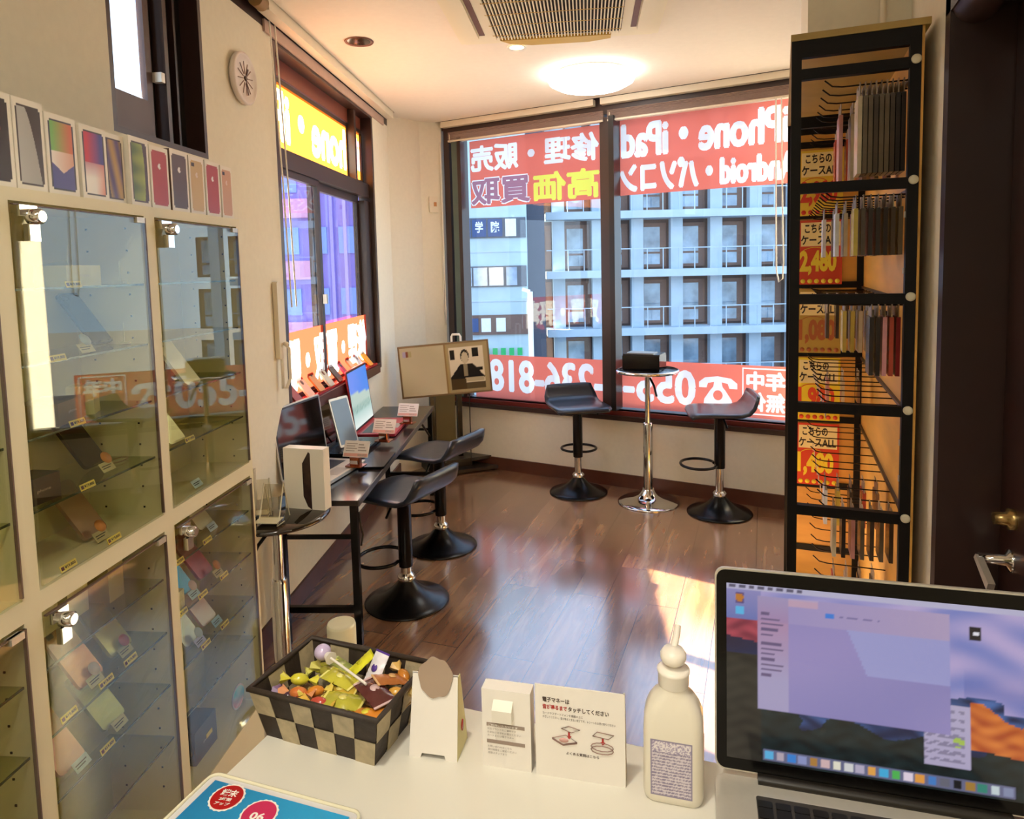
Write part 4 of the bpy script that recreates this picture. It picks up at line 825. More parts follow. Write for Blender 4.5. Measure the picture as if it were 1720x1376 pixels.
# ------------------------------------------------------------------ phone boxes in a row on top of the cabinets
def rnd_frame(u, v, w_, h_, m_=.10): 
    x = min(u, 1-u)*w_; y = min(v, 1-v)*h_; return min(x, y)
def boxpic(kind):
    def fn(u, v):
        bz_ = lin('#efe8d8'); x = (u-.5)*2; y = (v-.5)*2
        if abs(x) > .80 or abs(y) > .86: return bz_
        if abs(x) > .70 and abs(y) > .81: return bz_
        edge = abs(x) > .73 or abs(y) > .82; U = (x+.8)/1.6; Vv = (y+.86)/1.72
        if kind == 'flower':
            c = lin('#2a1c1a'); a = math.atan2(Vv-.55, U-.2); r = math.hypot(U-.2, (Vv-.55)*1.9)
            return mix(c, lin('#d0583c'), 1) if r < .42+.14*math.sin(a*9) and U < .85 else c
        if kind == 'moon':
            return lin('#3a2a24') if edge or U > .30+.62*(1-Vv)**.55 else mix(lin('#b9b8b4'), lin('#a29f98'), U)
        if kind == 'wave1':
            if edge: return lin('#2c2a3c')
            return mix(lin('#7cb85a'), lin('#d7724a'), U*1.4-.2) if Vv > .55 else (mix(lin('#f2ece4'), lin('#e0a080'), U) if Vv > .25+.3*abs(U-.5) else '#4b4a94')
        if kind == 'wave2':
            if edge: return lin('#2a2630')
            return mix(lin('#cf2440'), lin('#3c3c94'), U*1.6-.3) if Vv > .5 else mix(mix(lin('#b84070'), lin('#f4efe8'), (.6-Vv)*3), lin('#e0703c'), max(0, U-.5)*2*(1-Vv))
        if kind in ('planet1', 'planet2'):
            r = math.hypot((U+.25 if kind == 'planet2' else U-1.15), (Vv-.45 if kind == 'planet2' else Vv-.55)*.9)
            if edge or r > (1.08 if kind == 'planet2' else 1.05): return lin('#3a2a2c')
            if kind == 'planet2': return mix(lin('#4f6a2c'), lin('#a8b84c'), U+.2*math.sin(Vv*20))
            return mix(lin('#54406e'), lin('#b89048'), .5+.5*math.sin(U*9+Vv*5))
        base = {'red': '#b22620', 'brown': '#4c3428', 'gold': '#cdae70', 'rose': '#d2a07c'}[kind]
        if kind in ('gold', 'rose') and U < .32 and .88 < Vv < .95 and U > .08: return '#2a2018'
        q = (U-.5)**2/.012+(Vv-.72)**2/.0028
        if q < 1 and not ((U-.60)**2/.003+(Vv-.73)**2/.0008 < 1): return mix(lin(base), lin('#ffffff'), .85 if kind in ('red', 'brown') else .35)
        return lin(base)
    return fn
bm_ = vcol('printed_box_front', 0, .3); sidew = mat('box_white', '#efe8d8', .5)
rows = [(-.785, -.706, .166, 'flower', 'white phone box printed with a red flower at the left end of the row'), (-.703, -.636, .166, 'moon', 'white phone box printed with a grey curved moon shape'),
    (-.632, -.556, .155, 'wave1', 'white phone box printed with green and orange waves'), (-.546, -.472, .152, 'wave2', 'white phone box printed with red and violet waves'), (-.468, -.404, .152, 'planet1', 'white phone box printed with a purple and gold planet'),
    (-.400, -.333, .158, 'planet2', 'white phone box printed with a green planet'), (-.328, -.258, .150, 'red', 'phone box with a red phone back, beside the green planet box'), (-.250, -.176, .155, 'brown', 'phone box with a dark brown phone back'),
    (-.170, -.102, .152, 'gold', 'phone box with a gold phone back'), (-.095, -.024, .152, 'red', 'phone box with a red phone back between the gold and the rose ones'), (-.016, .044, .150, 'rose', 'phone box with a rose gold phone back at the far end of the row')]
for i, (a0, a1, h_, kind, lab) in enumerate(rows):
    a0 *= SC; a1 *= SC; w_ = a1-a0; o = thing('phone_box', lab, 'box', T=KT @ M4.Translation((a0, 1.6605, -.022-(.010 if i == 4 else 0))), group='phone boxes on top of the cabinets')
    part('carton', MB().b2((0, 0, -.05), (w_, h_, 0), sidew if kind != 'brown' else mat('brown_box_side', '#6a5240', .5)), o)
    picture('front_print', (0, 0, .0006), (w_, 0, 0), (0, h_, 0), boxpic(kind), 60, 96, bm_, o)
for a0, lab in ((-.75, 'plain white box standing behind the moon box'), (-.44, 'plain white box standing behind the planet boxes'), (-.265, 'plain white box standing behind the brown phone box')):
    thing('white_box', lab, 'box', mb=MB().b2((0, 0, -.05), (.07, .168 if a0 < -.6 else .162, 0), sidew), T=KT @ M4.Translation((a0, 1.6605, -.0915)), group='phone boxes on top of the cabinets')
# ------------------------------------------------------------------ dummy phones and cases on the sill of the left window
sl_ = thing('sill_riser', 'glossy red riser strip on the sill of the left window', 'display riser', mb=MB().box(WL.P(.85, .9015, -.012), (1.34, .05, .012), red, rot=WL.az))
thing('sill_shelf', 'dark shelf board fixed under the red riser below the left window', 'shelf', mb=MB().box(WL.P(.85, .8695, -.004), (1.36, .065, .05), mat('dark_maroon_board', '#4a1e1a', .35), rot=WL.az))
for k, (px, py, col, lab, w_) in enumerate([(519, 668, '#9c3a24', 'brown red phone case at the near end of the window sill', .075), (546, 655, '#eeb59a', 'peach phone case on the window sill', .078), (567, 644, '#d99a50', 'amber phone case with a dark round mark on the window sill', .074),
    (583, 634, '#c9c6b4', 'silver white patterned phone case on the window sill', .074), (596, 628, '#55483e', 'dark grey brown phone case on the window sill', .07), (607, 619, '#b8325c', 'magenta phone case on the window sill', .05), (613, 614, '#e6cba0', 'cream phone case on the window sill', .06),
    (624, 608, '#c5c8d4', 'grey and white dotted phone case on the window sill', .065), (634, 603, '#e39a20', 'orange phone case at the far end of the window sill', .075)]):
    a = .17+k*.148; lean = R(38)
    Tp = frame(WL.P(a, .9065, .025), WL.u, V((0, 0, 1))) @ frame((0, 0, 0), V((1, 0, 0)), V((0, math.cos(lean), -math.sin(lean))))
    Tp = frame(WL.P(a, .9095, .010), WL.u, V((0, 0, 1))) @ M4.Rotation(-lean, 4, 'X')
    h_ = .135
    o = thing('phone_case', lab, 'phone case', T=Tp, group='phone cases along the sill of the left window')
    part('shell', MB().rbox((w_/2, h_/2, 0), (w_, h_, .009), .010, mat('case_'+col.strip('#'), col, .3, var=.06)), o)
    part('print', MB().lathe([(.0001, 0), (.013, 0), (.013, .0006), (.0001, .0006)], mat('case_mark_%d' % (k % 3), ['#7a4a30', '#6a4a48', '#4a4a52'][k % 3], .4), T=M4.Translation((w_*.5, h_*(.6 if k % 2 else .75), .0048)), n=16, cap=False), o)
    part('back_stand', MB().b2((w_*.3, 0, -.03), (w_*.7, .003, -.005), acr), o)
# ------------------------------------------------------------------ black steel display rack with phone accessories
X0, X1 = .066, .378; YS = [2.10, 3.36]; LV = [2.010, 1.701, 1.393, 1.085, .785, .48, .18]
wood = mat('golden_wood_panel', '#d39e48', .45, var=.18, scale=2.2, stretch=(1, 1, 5))
before = set(C.objects)
rk = thing('display_rack', 'tall black steel display rack with wooden back panel beside the door', 'display rack')
rb = mat('rack_black', '#080604', .55, var=.04, spec=.25)
for i, y in enumerate(YS):
    for x in (X0, X1-.026): part('post', MB().b2((x, y-.013, 0), (x+.026, y+.013, 2.10), rb), rk)
    part('top_rail', MB().b2((X0+.026, y-.012, 2.055), (X1-.026, y+.012, 2.10), rb), rk)
    for z in LV: part('rail', MB().b2((X0+.026, y-.012, z-.014), (X1-.026, y+.012, z+.014), rb), rk)
part('top_board', MB().b2((X0-.002, YS[0]-.016, 2.10), (X1+.02, YS[-1]+.02, 2.118), mat('tan_board', '#a98f4e', .5)), rk)
part('back_panel', MB().b2((X1+.001, YS[0]-.010, .05), (X1+.007, YS[-1]+.01, 2.10), wood), rk)
part('end_panel', MB().b2((X0+.004, YS[-1]-.004, .05), (X1, YS[-1]+.012, 2.10), wood), rk)
for z in (2.05, 1.74, 1.43, 1.12, .82): part('rear_slat', MB().b2((X1-.008, YS[0]+.02, z-.055), (X1+.0005, YS[-1]-.02, z-.045), mat('dark_slat_metal', '#3a2a1a', .4)), rk)  # dark brown strips along the wooden back panel
for z in LV[:5]: part('bolt', MB().lathe([(.0001, 0), (.012, 0), (.012, .005), (.007, .007), (.0001, .0075)], mat('white_bolt', '#d9d3b8', .3), T=M4.Translation((X1-.012, YS[0]-.013, z+.006)) @ M4.Rotation(R(90), 4, 'X'), n=20, cap=False), rk)
for z in (2.08, 1.62, 1.47, 1.0, .9): part('side_clip', MB().b2((X1-.030, YS[0]-.004, z-.01), (X1-.027, YS[0]+.004, z+.006), alum), rk)
part('header_beam', MB().b2((X0+.02, 2.775, 1.985), (X1, 2.80, 2.025), rb), rk)
# wooden dividing boards behind the cards
hm = mat('hook_wire', '#2a211a', .25, .7)
hooks = []
HY = [2.19, 2.30, 2.41, 2.52, 2.63, 2.72, 2.84, 2.96, 3.08, 3.20, 3.30]
for li, z in enumerate(LV[:6]):
    for y in HY:
        zz_ = z-.022; part('hook', MB().tube([(X1, y, zz_), (.20, y, zz_), (.175, y, zz_+.004), (.155, y, zz_+.022)], .0022, hm, 6), rk); hooks.append((li, y, zz_))
        if len(hooks) > 66: break
# level shelves of wire tags
tg = mat('hook_tag', '#b9b2a4', .3, var=.3, scale=50)
for li in (2, 3, 4):
    for y in HY[:8]: part('hook_tag', MB().b2((.168, y-.018, LV[li]-.045), (.170, y+.018, LV[li]-.018), acr_edge if li != 3 else tg), rk)
# price cards hung from the second inner frame
def price_sign(lab, z1, num, bgc, numc, dim=False):
    y = YS[1]-.016; o = thing('price_sign', lab, 'price sign', (X0+.064, y, z1)); w_ = .162; h_ = .285
    bm = mat('sign_'+bgc.strip('#'), bgc, .5, var=.03); nm = mat('sign_'+numc.strip('#'), numc, .5, var=.02); pm_ = mat('sign_cream', '#efe2a4', .5)
    part('board', MB().b2((-.012, 0, -h_), (w_, .003, 0), bm), o)
    part('cream_panel', MB().b2((-.006, -.0008, -.115), (w_-.008, 0, -.010), pm_), o)
    part('heading', MB().text('こちらの', (.010, -.0014, -.056), (.105, 0, 0), (0, 0, .040), ink, .03).text('ケースALL', (-.006, -.0014, -.108), (.155, 0, 0), (0, 0, .042), ink, .03), o)
    part('price', MB().text(num, (-.010, -.0014, -.245), (w_-.012, 0, 0), (0, 0, .112), nm, .05), o)
    q = MB()
    for k in range(6): q.lathe([(.0001, 0), (.010, 0), (.010, .0006), (.0001, .0006)], nm, T=M4.Translation((.004+k*.028, -.0004, -.270)) @ M4.Rotation(R(90), 4, 'X'), n=14, cap=False)
    part('round_marks', q, o)
    part('price_outline', MB().tube([(.05+.05*math.cos(R(a)), -.001, -.165+.025*math.sin(R(a))+.02) for a in range(20, 170, 15)], .0015, nm, 5), o)
    return o
price_sign('yellow card with red 2,980 hanging highest in the black rack', 1.985, '2,980', '#e0c43c', '#c93a20')
price_sign('red card with yellow 2,480 hanging second in the black rack', 1.680, '2,480', '#c4401f', '#e8d63c')
price_sign('card with 1,080 in shade-toned ochre and brown hanging at mid height in the black rack', 1.372, '1,080', '#b59a44', '#a86030')  # shade on this card is put into both of its colours
price_sign('yellow card with red 1,980 hanging fourth in the black rack', 1.065, '1,980', '#ecd62c', '#d8481c')
price_sign('red card with yellow 1,480 hanging lowest in the black rack', .765, '1,480', '#d23c14', '#f0da30')
# packaged cases on the hooks
protos = {}
def pack(lab, x, y, z, col, h_, wy=.085, th=.011, hd='#b8a890', grp=None, tilt=0):
    key = (col, h_, wy, th, hd); Tm = M4.Translation((x, y, z)) @ M4.Rotation(tilt, 4, 'Y')
    if key in protos: return dup(protos[key], lab, T=Tm, group=grp)
    o = thing('phone_case_pack', lab, 'case pack', T=Tm, group=grp)
    b = part('blister', MB().b2((-th/2, -wy/2, -h_), (th/2, wy/2, -.032), mat('pack_'+col.strip('#'), col, .25, var=.12, scale=30)), o)
    part('header', MB().b2((-.0012, -wy/2, -.032), (.0012, wy/2, -.006), mat('pack_'+hd.strip('#'), hd, .35)).b2((-.0012, -wy/2, -.006), (.0012, -.012, .006), mat('pack_'+hd.strip('#'), hd)).b2((-.0012, .012, -.006), (.0012, wy/2, .006), mat('pack_'+hd.strip('#'), hd)), o)
    protos[key] = o; return o
def row(li, y, xs, cols, h_, word, th=.011, wy=.085, dz=0):
    z = LV[li]-.024
    nm = {0: 'top', 1: 'second', 2: 'third', 3: 'fourth', 4: 'fifth', 5: 'sixth'}[li]
    for k, c in enumerate(cols):
        x = xs[0]+(xs[1]-xs[0])*k/max(1, len(cols)-1); cn_ = CN[c]
        pack('%s case pack %s, %s level of the black rack' % (cn_, word, nm), x, y, z, c, h_, wy, th, '#b8a890' if k % 2 else '#8c7a60', 'case packs %s on the %s rack level' % (word, nm))
CN = {'#6a5c48': 'olive brown', '#2a211b': 'near black', '#cfc0a0': 'cream', '#b8503c': 'brick red', '#e0a0a4': 'pink', '#dfe6ee': 'white', '#8c6a50': 'brown', '#c9b24c': 'mustard', '#4a3d30': 'dark brown', '#7c1f22': 'maroon', '#c98f88': 'dusty pink'}
g1, g2, g3, g4, g5, g6, g7, g8, g9, g10, g11 = CN
row(0, 2.22, (.245, .352), [g3, g1, g1, g9, g1, g1, g9, g2, g2], .245, 'nearest the front', wy=.10)
row(0, 2.47, (.215, .35), [g11, g3, g7, g1, g9], .235, 'in mid bay', wy=.10)
row(0, 2.95, (.235, .35), [g4, g4, g11, g7], .22, 'behind the first bay')
row(1, 2.22, (.24, .352), [g8, g9, g2, g2, g2, g9, g1], .165, 'nearest the front')
row(1, 2.41, (.205, .35), [g6, g3, g5, g11, g3, g8, g9], .165, 'in mid bay')
row(1, 2.72, (.185, .345), [g6, g9, g11, g7, g9, g1], .165, 'at the bay end')
row(2, 2.22, (.285, .352), [g2, g2, g5, g4, g10], .20, 'nearest the front')
row(2, 2.47, (.235, .35), [g8, g8, g3, g3, g2, g2], .165, 'in mid bay')
row(2, 2.90, (.21, .345), [g9, g2, g9, g1, g7], .165, 'behind the first bay')
row(3, 3.0, (.22, .33), [g11, g3, g7], .12, 'behind the first bay')
row(4, 2.26, (.20, .352), [g3, g2, g11, g1, g9, g1, g9], .155, 'nearest the front')
row(4, 2.52, (.19, .345), [g6, g8, g9, g4, g7], .15, 'in mid bay')
row(5, 2.22, (.24, .34), [g3, g2, g2, g9, g2, g2], .16, 'nearest the front')
row(5, 2.52, (.22, .34), [g4, g3, g2, g9], .155, 'in mid bay')

# the whole rack with all it carries stands turned a little away from the wall line
RT = M4.Translation((X0, YS[0], 0)) @ M4.Rotation(R(-1.25), 4, 'Z') @ M4.Translation((-X0, -YS[0], 0))
bpy.context.view_layer.update()
for o_ in C.objects:
    if o_ not in before and not o_.parent: o_.matrix_world = RT @ o_.matrix_world
# ------------------------------------------------------------------ white counter in the foreground
zc = .85
cnt = thing('counter', 'white counter in the foreground under the basket and the laptop', 'counter')
part('worktop', MB().b2((-.655, .30, zc-.03), (.405, .878, zc), mat('counter_white', '#dcd8cc', .22, var=.01, scale=3)), cnt)
part('front_panel', MB().b2((-.635, .83, 0), (.40, .85, zc-.03), white), cnt); part('side_panel', MB().b2((-.635, .32, 0), (-.615, .83, zc-.03), white), cnt)
# basket of sweets
bx, by = -.566, .790
o = thing('basket', 'brown and beige chequered woven basket on the left end of the counter', 'basket', (bx, by, zc), R(-1))
b1 = mat('brown_strap', '#352a22', .6, var=.2, scale=60, bump=.2); b2_ = mat('beige_strap', '#b5a686', .6, var=.15, scale=60, bump=.2)
HB = .074
def bc4(a, b_, t, grow=0): return ((.089+(.1035-.089)*t+grow)*a, (.056+(.070-.056)*t+grow)*b_, HB*t)
wv_ = MB()
def wall4(c0, c1, nx):
    for gr in (0, -.002):
        for i in range(nx):
            for j in range(2):
                q = []
                for (s_, t) in ((i/nx, j/2), ((i+1)/nx, j/2), ((i+1)/nx, (j+1)/2), (i/nx, (j+1)/2)):
                    p0 = V(bc4(*c0, t, gr)); p1 = V(bc4(*c1, t, gr)); bul = .0012 if (i+j) % 2 and gr == 0 else 0
                    nrm = V(((p1-p0).y, -(p1-p0).x, 0)).normalized(); q.append(p0.lerp(p1, s_)+nrm*bul)
                wv_.add(q if gr == 0 else q[::-1], [(0, 1, 2, 3)], b1 if (i+j) % 2 == 0 else b2_)
wall4((-1, -1), (1, -1), 6); wall4((1, -1), (1, 1), 4); wall4((1, 1), (-1, 1), 6); wall4((-1, 1), (-1, -1), 4)
part('woven_sides', wv_, o); part('bottom', MB().b2((-.088, -.055, 0), (.088, .055, .002), b1), o)
part('rim', MB().tube([bc4(a, b_, 1.0) for a, b_ in ((-1, -1), (0, -1.0), (1, -1), (1, 0), (1, 1), (0, 1), (-1, 1), (-1, 0))], .0045, b1, 6, closed=True), o)
def sweet(kind, lab, x, y, z, c1, c2, rz, s=1.0, tilt=0.0):
    m1 = mat('wrap_'+c1.strip('#'), c1, .2, var=.1, scale=60, spec=.8); m2 = mat('wrap_'+c2.strip('#'), c2, .3)
    Tm = M4.Translation((bx+x, by+y, zc+z)) @ M4.Rotation(rz, 4, 'Z') @ M4.Rotation(tilt, 4, 'Y') @ M4.Scale(s, 4)
    o = thing('wrapped_sweet' if kind == 'twist' else ('lollipop' if kind == 'lolly' else 'snack_packet'), lab, 'lollipop' if kind == 'lolly' else 'sweet', T=Tm, group='sweets in the basket' if kind != 'lolly' else None)
    if kind == 'twist':
        part('body', MB().ball((0, 0, 0), (.030, .020, .018), m1, 12), o)
        for e in (-1, 1):
            fs = []; vs = [(e*.013, 0, 0)]+[(e*(.028+.003*(k % 2)), .013*math.cos(R(k*40)), .008*math.sin(R(k*40))+.002*(k % 2)) for k in range(9)]
            part('twisted_end', MB().add(vs, [(0, k+1, (k+1) % 9+1) for k in range(9)], m2), o)
    elif kind == 'pack':
        vs = []; n_ = 8
        for j in range(n_+1):
            for i in range(n_+1):
                u, v = i/n_*2-1, j/n_*2-1; vs.append((u*.024, v*.015, .006*(1-u*u)*(1-v*v)+.0008*math.sin(u*9)))
        k_ = len(vs); vs += [(a, b_, -c) for a, b_, c in vs]; fs = []
        for j in range(n_):
            for i in range(n_): a = j*(n_+1)+i; fs.append((a, a+1, a+n_+2, a+n_+1)); fs.append((k_+a, k_+a+n_+1, k_+a+n_+2, k_+a+1))
        part('pouch', MB().add(vs, fs, m1, True), o); 
        for xa in (-.0265, .0235): part('crimped_end', MB().b2((xa, -.015, -.0006), (xa+.003, .015, .0006), m2), o)
        part('print', MB().lathe([(.0001, .0062), (.006, .0060), (.006, .0058)], m2, n=14, cap=False), o)
    else:
        part('head', MB().ball((-.045, 0, 0), (.024, .024, .022), m1, 16), o); part('stick', MB().cyl((-.034, 0, 0), (.058, 0, .0), .0018, paper, 8), o)
        part('wrapper_gather', MB().cyl((-.034, 0, 0), (-.024, 0, 0), .005, paper, 10, .009), o)
for i, a in enumerate([
    ('pack', 'orange and yellow snack packet at the front right corner of the basket', .066, -.040, .054, '#e08a2c', '#f2e24a', .15, 1.0, -.1), ('pack', 'yellow green snack pouch in the middle of the basket', .020, -.026, .056, '#b8b23c', '#e8dc78', .2, 1.1, .1),
    ('pack', 'clear yellow pouch at the centre back of the basket', -.010, .012, .060, '#c8c040', '#efe98c', -.1, 1.0, .15), ('twist', 'yellow twist-wrapped sweet at the left end of the basket', -.066, -.008, .060, '#d8d03c', '#e8e050', .5, .9, .2),
    ('twist', 'orange floral sweet at the left front of the basket', -.050, -.032, .057, '#d87a3c', '#e8a070', .2, .9, 0), ('twist', 'dark brown and purple sweet at the left front of the basket', -.068, -.036, .052, '#4a3040', '#8a6a90', -.3, .8, 0),
    ('pack', 'yellow stick packet standing up at the back of the basket', .008, .040, .070, '#e0dc30', '#c8c420', .8, .8, -.6), ('pack', 'white pointed packet with purple print at the back of the basket', .040, .030, .074, '#e8e4ee', '#5a3c9c', 1.3, .9, -.9),
    ('pack', 'brown wafer packet at the back right of the basket', .068, .025, .066, '#b06a34', '#e0b070', .9, 1.0, .3), ('pack', 'dark chocolate packet with white letters on the right of the basket', .060, -.008, .066, '#5a2a28', '#d8b8b8', -.5, 1.15, .12),
    ('twist', 'golden sweet next to the wafer packet', .084, .008, .060, '#d8a040', '#f0d080', .4, .8, 0), ('twist', 'amber twist-wrapped sweet among the wafers', .076, .045, .062, '#c88030', '#eac070', -.5, .8, .2),
    ('twist', 'red and yellow sweet at the front of the basket', -.010, -.040, .055, '#c85040', '#e8c050', .1, .9, 0), ('twist', 'orange sweet at the front of the basket beside the red one', -.028, -.022, .058, '#dc8a30', '#e8d060', .6, .8, 0),
    ('twist', 'olive sweet behind the lollipop head', -.040, .022, .058, '#a0983c', '#d0c860', -.2, .9, .1), ('pack', 'mustard packet under the lollipop stick', .000, -.004, .052, '#c8a838', '#e8d878', .3, .9, 0),
    ('twist', 'yellow sweet at the back left corner of the basket', -.058, .034, .055, '#d8d44c', '#f0ec80', .9, .8, 0), ('pack', 'pale green packet at the back left of the basket', -.030, .045, .056, '#a8b060', '#d8dc9c', -.2, .8, .2),
    ('pack', 'brown packet filling the bottom left of the basket', -.050, .0, .038, '#7a5a38', '#c8a868', 0, 1.2, 0), ('pack', 'gold packet filling the bottom middle of the basket', .015, .005, .036, '#b08838', '#e0c068', .1, 1.3, 0), ('pack', 'tan packet filling the bottom right of the basket', .066, .01, .040, '#9a6a40', '#d8b078', -.2, 1.2, 0),
    ('lolly', 'white and purple lollipop lying across the sweets in the basket', -.008, .012, .080, '#c8b8dc', '#8a70b0', -.38, 1.05, .06)]): sweet(*a)
pq = F(573, 1045, .27)
thing('cream_canister', 'tall cream cylindrical canister standing on the floor beside the near desk leg', 'canister', (pq.x, pq.y, 0), mb=MB().lathe([(.048, 0), (.050, .004), (.050, .258), (.047, .268), (.043, .2665)], mat('ivory_pot', '#ece8c4', .4), n=48).lathe([(.0001, .2660), (.0435, .2664)], white, n=40, cap=False))
# counter stands
def stand_T(pa, pb): a = F(*pa, zc); b = F(*pb, zc); X = (b-a); return frame(a, X, V((-X.y, X.x, 0))), X.length
T1, w1_ = stand_T((687, 1270), (768, 1281))
o = thing('card_stand', 'blank white folded card stand with a beige shade-toned cut-out figure shape, right of the basket', 'card stand', T=T1); h1 = .108; dd = .05
f_l = [(0, 0), (.016, 0), (.018, .006), (w1_-.018, .006), (w1_-.016, 0), (w1_, 0), (w1_-.001, h1), (.003, h1)]
TL_ = frame((0, 0, 0), V((1, 0, 0)), V((0, .16, 1)))
part('front_panel', MB().prism(f_l, -.0012, 0, paper, TL_), o)
part('side_panel', MB().add([(w1_, 0, 0), (w1_, dd, .0), (w1_-.0, dd*.5, h1), (w1_, .017, h1), (w1_-.001, 0, 0), (w1_-.001, dd, 0), (w1_-.001, dd*.5, h1), (w1_-.001, .017, h1)], [(0, 1, 2, 3), (7, 6, 5, 4), (0, 4, 5, 1), (2, 6, 7, 3)], mat('sunlit_side_card', '#eee4a8', .6)), o)  # yellow of the side panel is sunlight put into the card colour
part('red_mark', MB().lathe([(.0001, 0), (.005, 0), (.005, .0005), (.0001, .0005)], red, T=M4.Translation((w1_+.0006, .026, .035)) @ M4.Rotation(R(90), 4, 'Y') @ M4.Scale(1.6, 4, (1, 0, 0)), n=14, cap=False), o)
part('back_panel', MB().prism([(0, 0), (w1_, 0), (w1_, h1), (0, h1)], 0, .001, paper, frame((0, dd, 0), V((1, 0, 0)), V((0, -.24, 1)))), o)
hd = [(.024*math.cos(R(a))*(1+.05*math.sin(R(a*5)))+w1_*.53, .026*math.sin(R(a))*(1+.06*math.cos(R(a*7)))+h1*.98) for a in range(0, 360, 8)]
part('cut_out_shape', MB().prism(hd, .001, .0022, mat('shaded_beige_card', '#a8927e', .7), TL_), o)  # flap's shade is put into its beige brown
T2_, w2_ = stand_T((812, 1285), (893, 1298)); h2 = .106
o = thing('box_sign', 'narrow white sign box with a small cube holder and grey bars on the counter', 'sign box', T=T2_)
part('box', MB().b2((0, 0, 0), (w2_, .022, h2), paper), o)
part('holder', MB().b2((.016, -.010, .068), (.042, 0, .084), mat('white_holder', '#e6e0d4', .5)).add([(.016, -.010, .084), (.042, -.010, .084), (.042, 0, .093), (.016, 0, .093), (.016, 0, .084), (.042, 0, .084)], [(0, 1, 2, 3), (0, 3, 4), (1, 5, 2)], white), o)
gb = mat('grey_brown_bar', '#9a887c', .6); sm_ = mat('small_grey_print', '#8f857c', .6)
q = MB()
for z0 in (.056, .033): q.b2((.006, -.0006, z0), (w2_-.008, 0, z0+.0045), gb)
q.text('ご利用いただけます', (.008, -.0009, .0565), (.04, 0, 0), (0, 0, .003), paper, .02); part('text_bars', q, o)
q = MB()
for z0, s_ in ((.051, '対応ブランドのご案内です'), (.0465, 'お支払い方法をお選びください'), (.042, 'カードまたは電子マネー'), (.027, 'お問い合わせはこちら'), (.0225, '受付時間をご確認ください'), (.018, '店頭スタッフまで')): q.text(s_, (.007, -.0006, z0), ((w2_-.02)*len(s_)/14, 0, 0), (0, 0, .003), sm_, 0)
part('small_print', q, o)
T3_, w3_ = stand_T((901, 1300), (1051, 1324)); h3 = .122
o = thing('touch_payment_sign', 'wide white sign with red and black Japanese text and two device drawings beside the bottle', 'sign', T=T3_)
part('front_panel', MB().b2((0, 0, 0), (w3_, .0015, h3), paper), o)
part('side_fold', MB().add([(w3_, 0, 0), (w3_, .022, 0), (w3_, .004, h3), (w3_, 0, h3), (w3_-.002, 0, 0), (w3_-.002, .022, 0), (w3_-.002, .004, h3), (w3_-.002, 0, h3)], [(0, 1, 2, 3), (7, 6, 5, 4), (1, 5, 6, 2), (3, 2, 6, 7)], card), o)
part('back_panel', MB().prism([(0, 0), (w3_, 0), (w3_, h3), (0, h3)], 0, .0012, paper, frame((0, .022, 0), V((1, 0, 0)), V((0, -.16, 1)))), o)
dk = mat('dark_print', '#4a3a34', .6); rd = mat('red_print', '#b02a24', .6); k_ = w3_/.115
part('black_text', MB().text('電子マネーは', (.010*k_, -.0005, .100), (.035*k_, 0, 0), (0, 0, .0065), dk, .03).text('タッチしてください', (.043*k_, -.0005, .0905), (.052*k_, 0, 0), (0, 0, .0065), dk, .03).text('よくある質問はこちら', (.040*k_, -.0005, .033), (.042*k_, 0, 0), (0, 0, .004), dk, .02)
     .text('カードやスマートフォンを機器の上に', (.010*k_, -.0005, .0835), (.052*k_, 0, 0), (0, 0, .0034), dk, 0).text('かざしてください。音が鳴ると支払い完了です。レシートをお受け取りください', (.010*k_, -.0005, .0785), (.093*k_, 0, 0), (0, 0, .0034), dk, 0), o)
part('red_text', MB().text('音が鳴るまで', (.010*k_, -.0005, .0905), (.032*k_, 0, 0), (0, 0, .0065), rd, .03), o)
ln = mat('line_drawing', '#9a7a70', .6)
q = MB(); r_ = .0006
def loop(pts, m): q.tube([(x, -.0006, z) for x, z in pts], r_, m, 4, closed=True)
loop([(.022*k_, .053), (.036*k_, .046), (.054*k_, .051), (.040*k_, .059)], ln); loop([(.022*k_, .0515), (.036*k_, .0445), (.054*k_, .0495), (.054*k_, .051), (.036*k_, .046), (.022*k_, .053)], ln); loop([(.034*k_, .067), (.044*k_, .071), (.058*k_, .068), (.047*k_, .063)], ln)
loop([(.086*k_+.014*math.cos(R(a)), .0495+.0055*math.sin(R(a))) for a in range(0, 360, 30)], ln); loop([(.086*k_+.014*math.cos(R(a)), .0455+.0055*math.sin(R(a))) for a in range(0, 360, 30)], ln)
loop([(.074*k_, .063), (.094*k_, .061), (.101*k_, .067), (.080*k_, .069)], ln); part('device_drawings', q, o)
q = MB()
for x, z in ((.044*k_, .058), (.087*k_, .056)): q.b2((x-.0012, -.0008, z), (x+.0012, 0, z+.005), rd).prism([(-.003, 0), (.003, 0), (0, -.004)], 0, .0006, rd, frame((x, -.0002, z), V((1, 0, 0)), V((0, 0, 1))))
q.lathe([(.0001, 0), (.006, 0), (.006, .0003), (.0001, .0003)], mat('pale_red_print', '#d8a8a0', .6), T=M4.Translation((.037*k_, -.0003, .0515)) @ M4.Rotation(R(90), 4, 'X') @ M4.Scale(.5, 4, (0, 1, 0)), n=16, cap=False)
part('red_arrows', q, o)
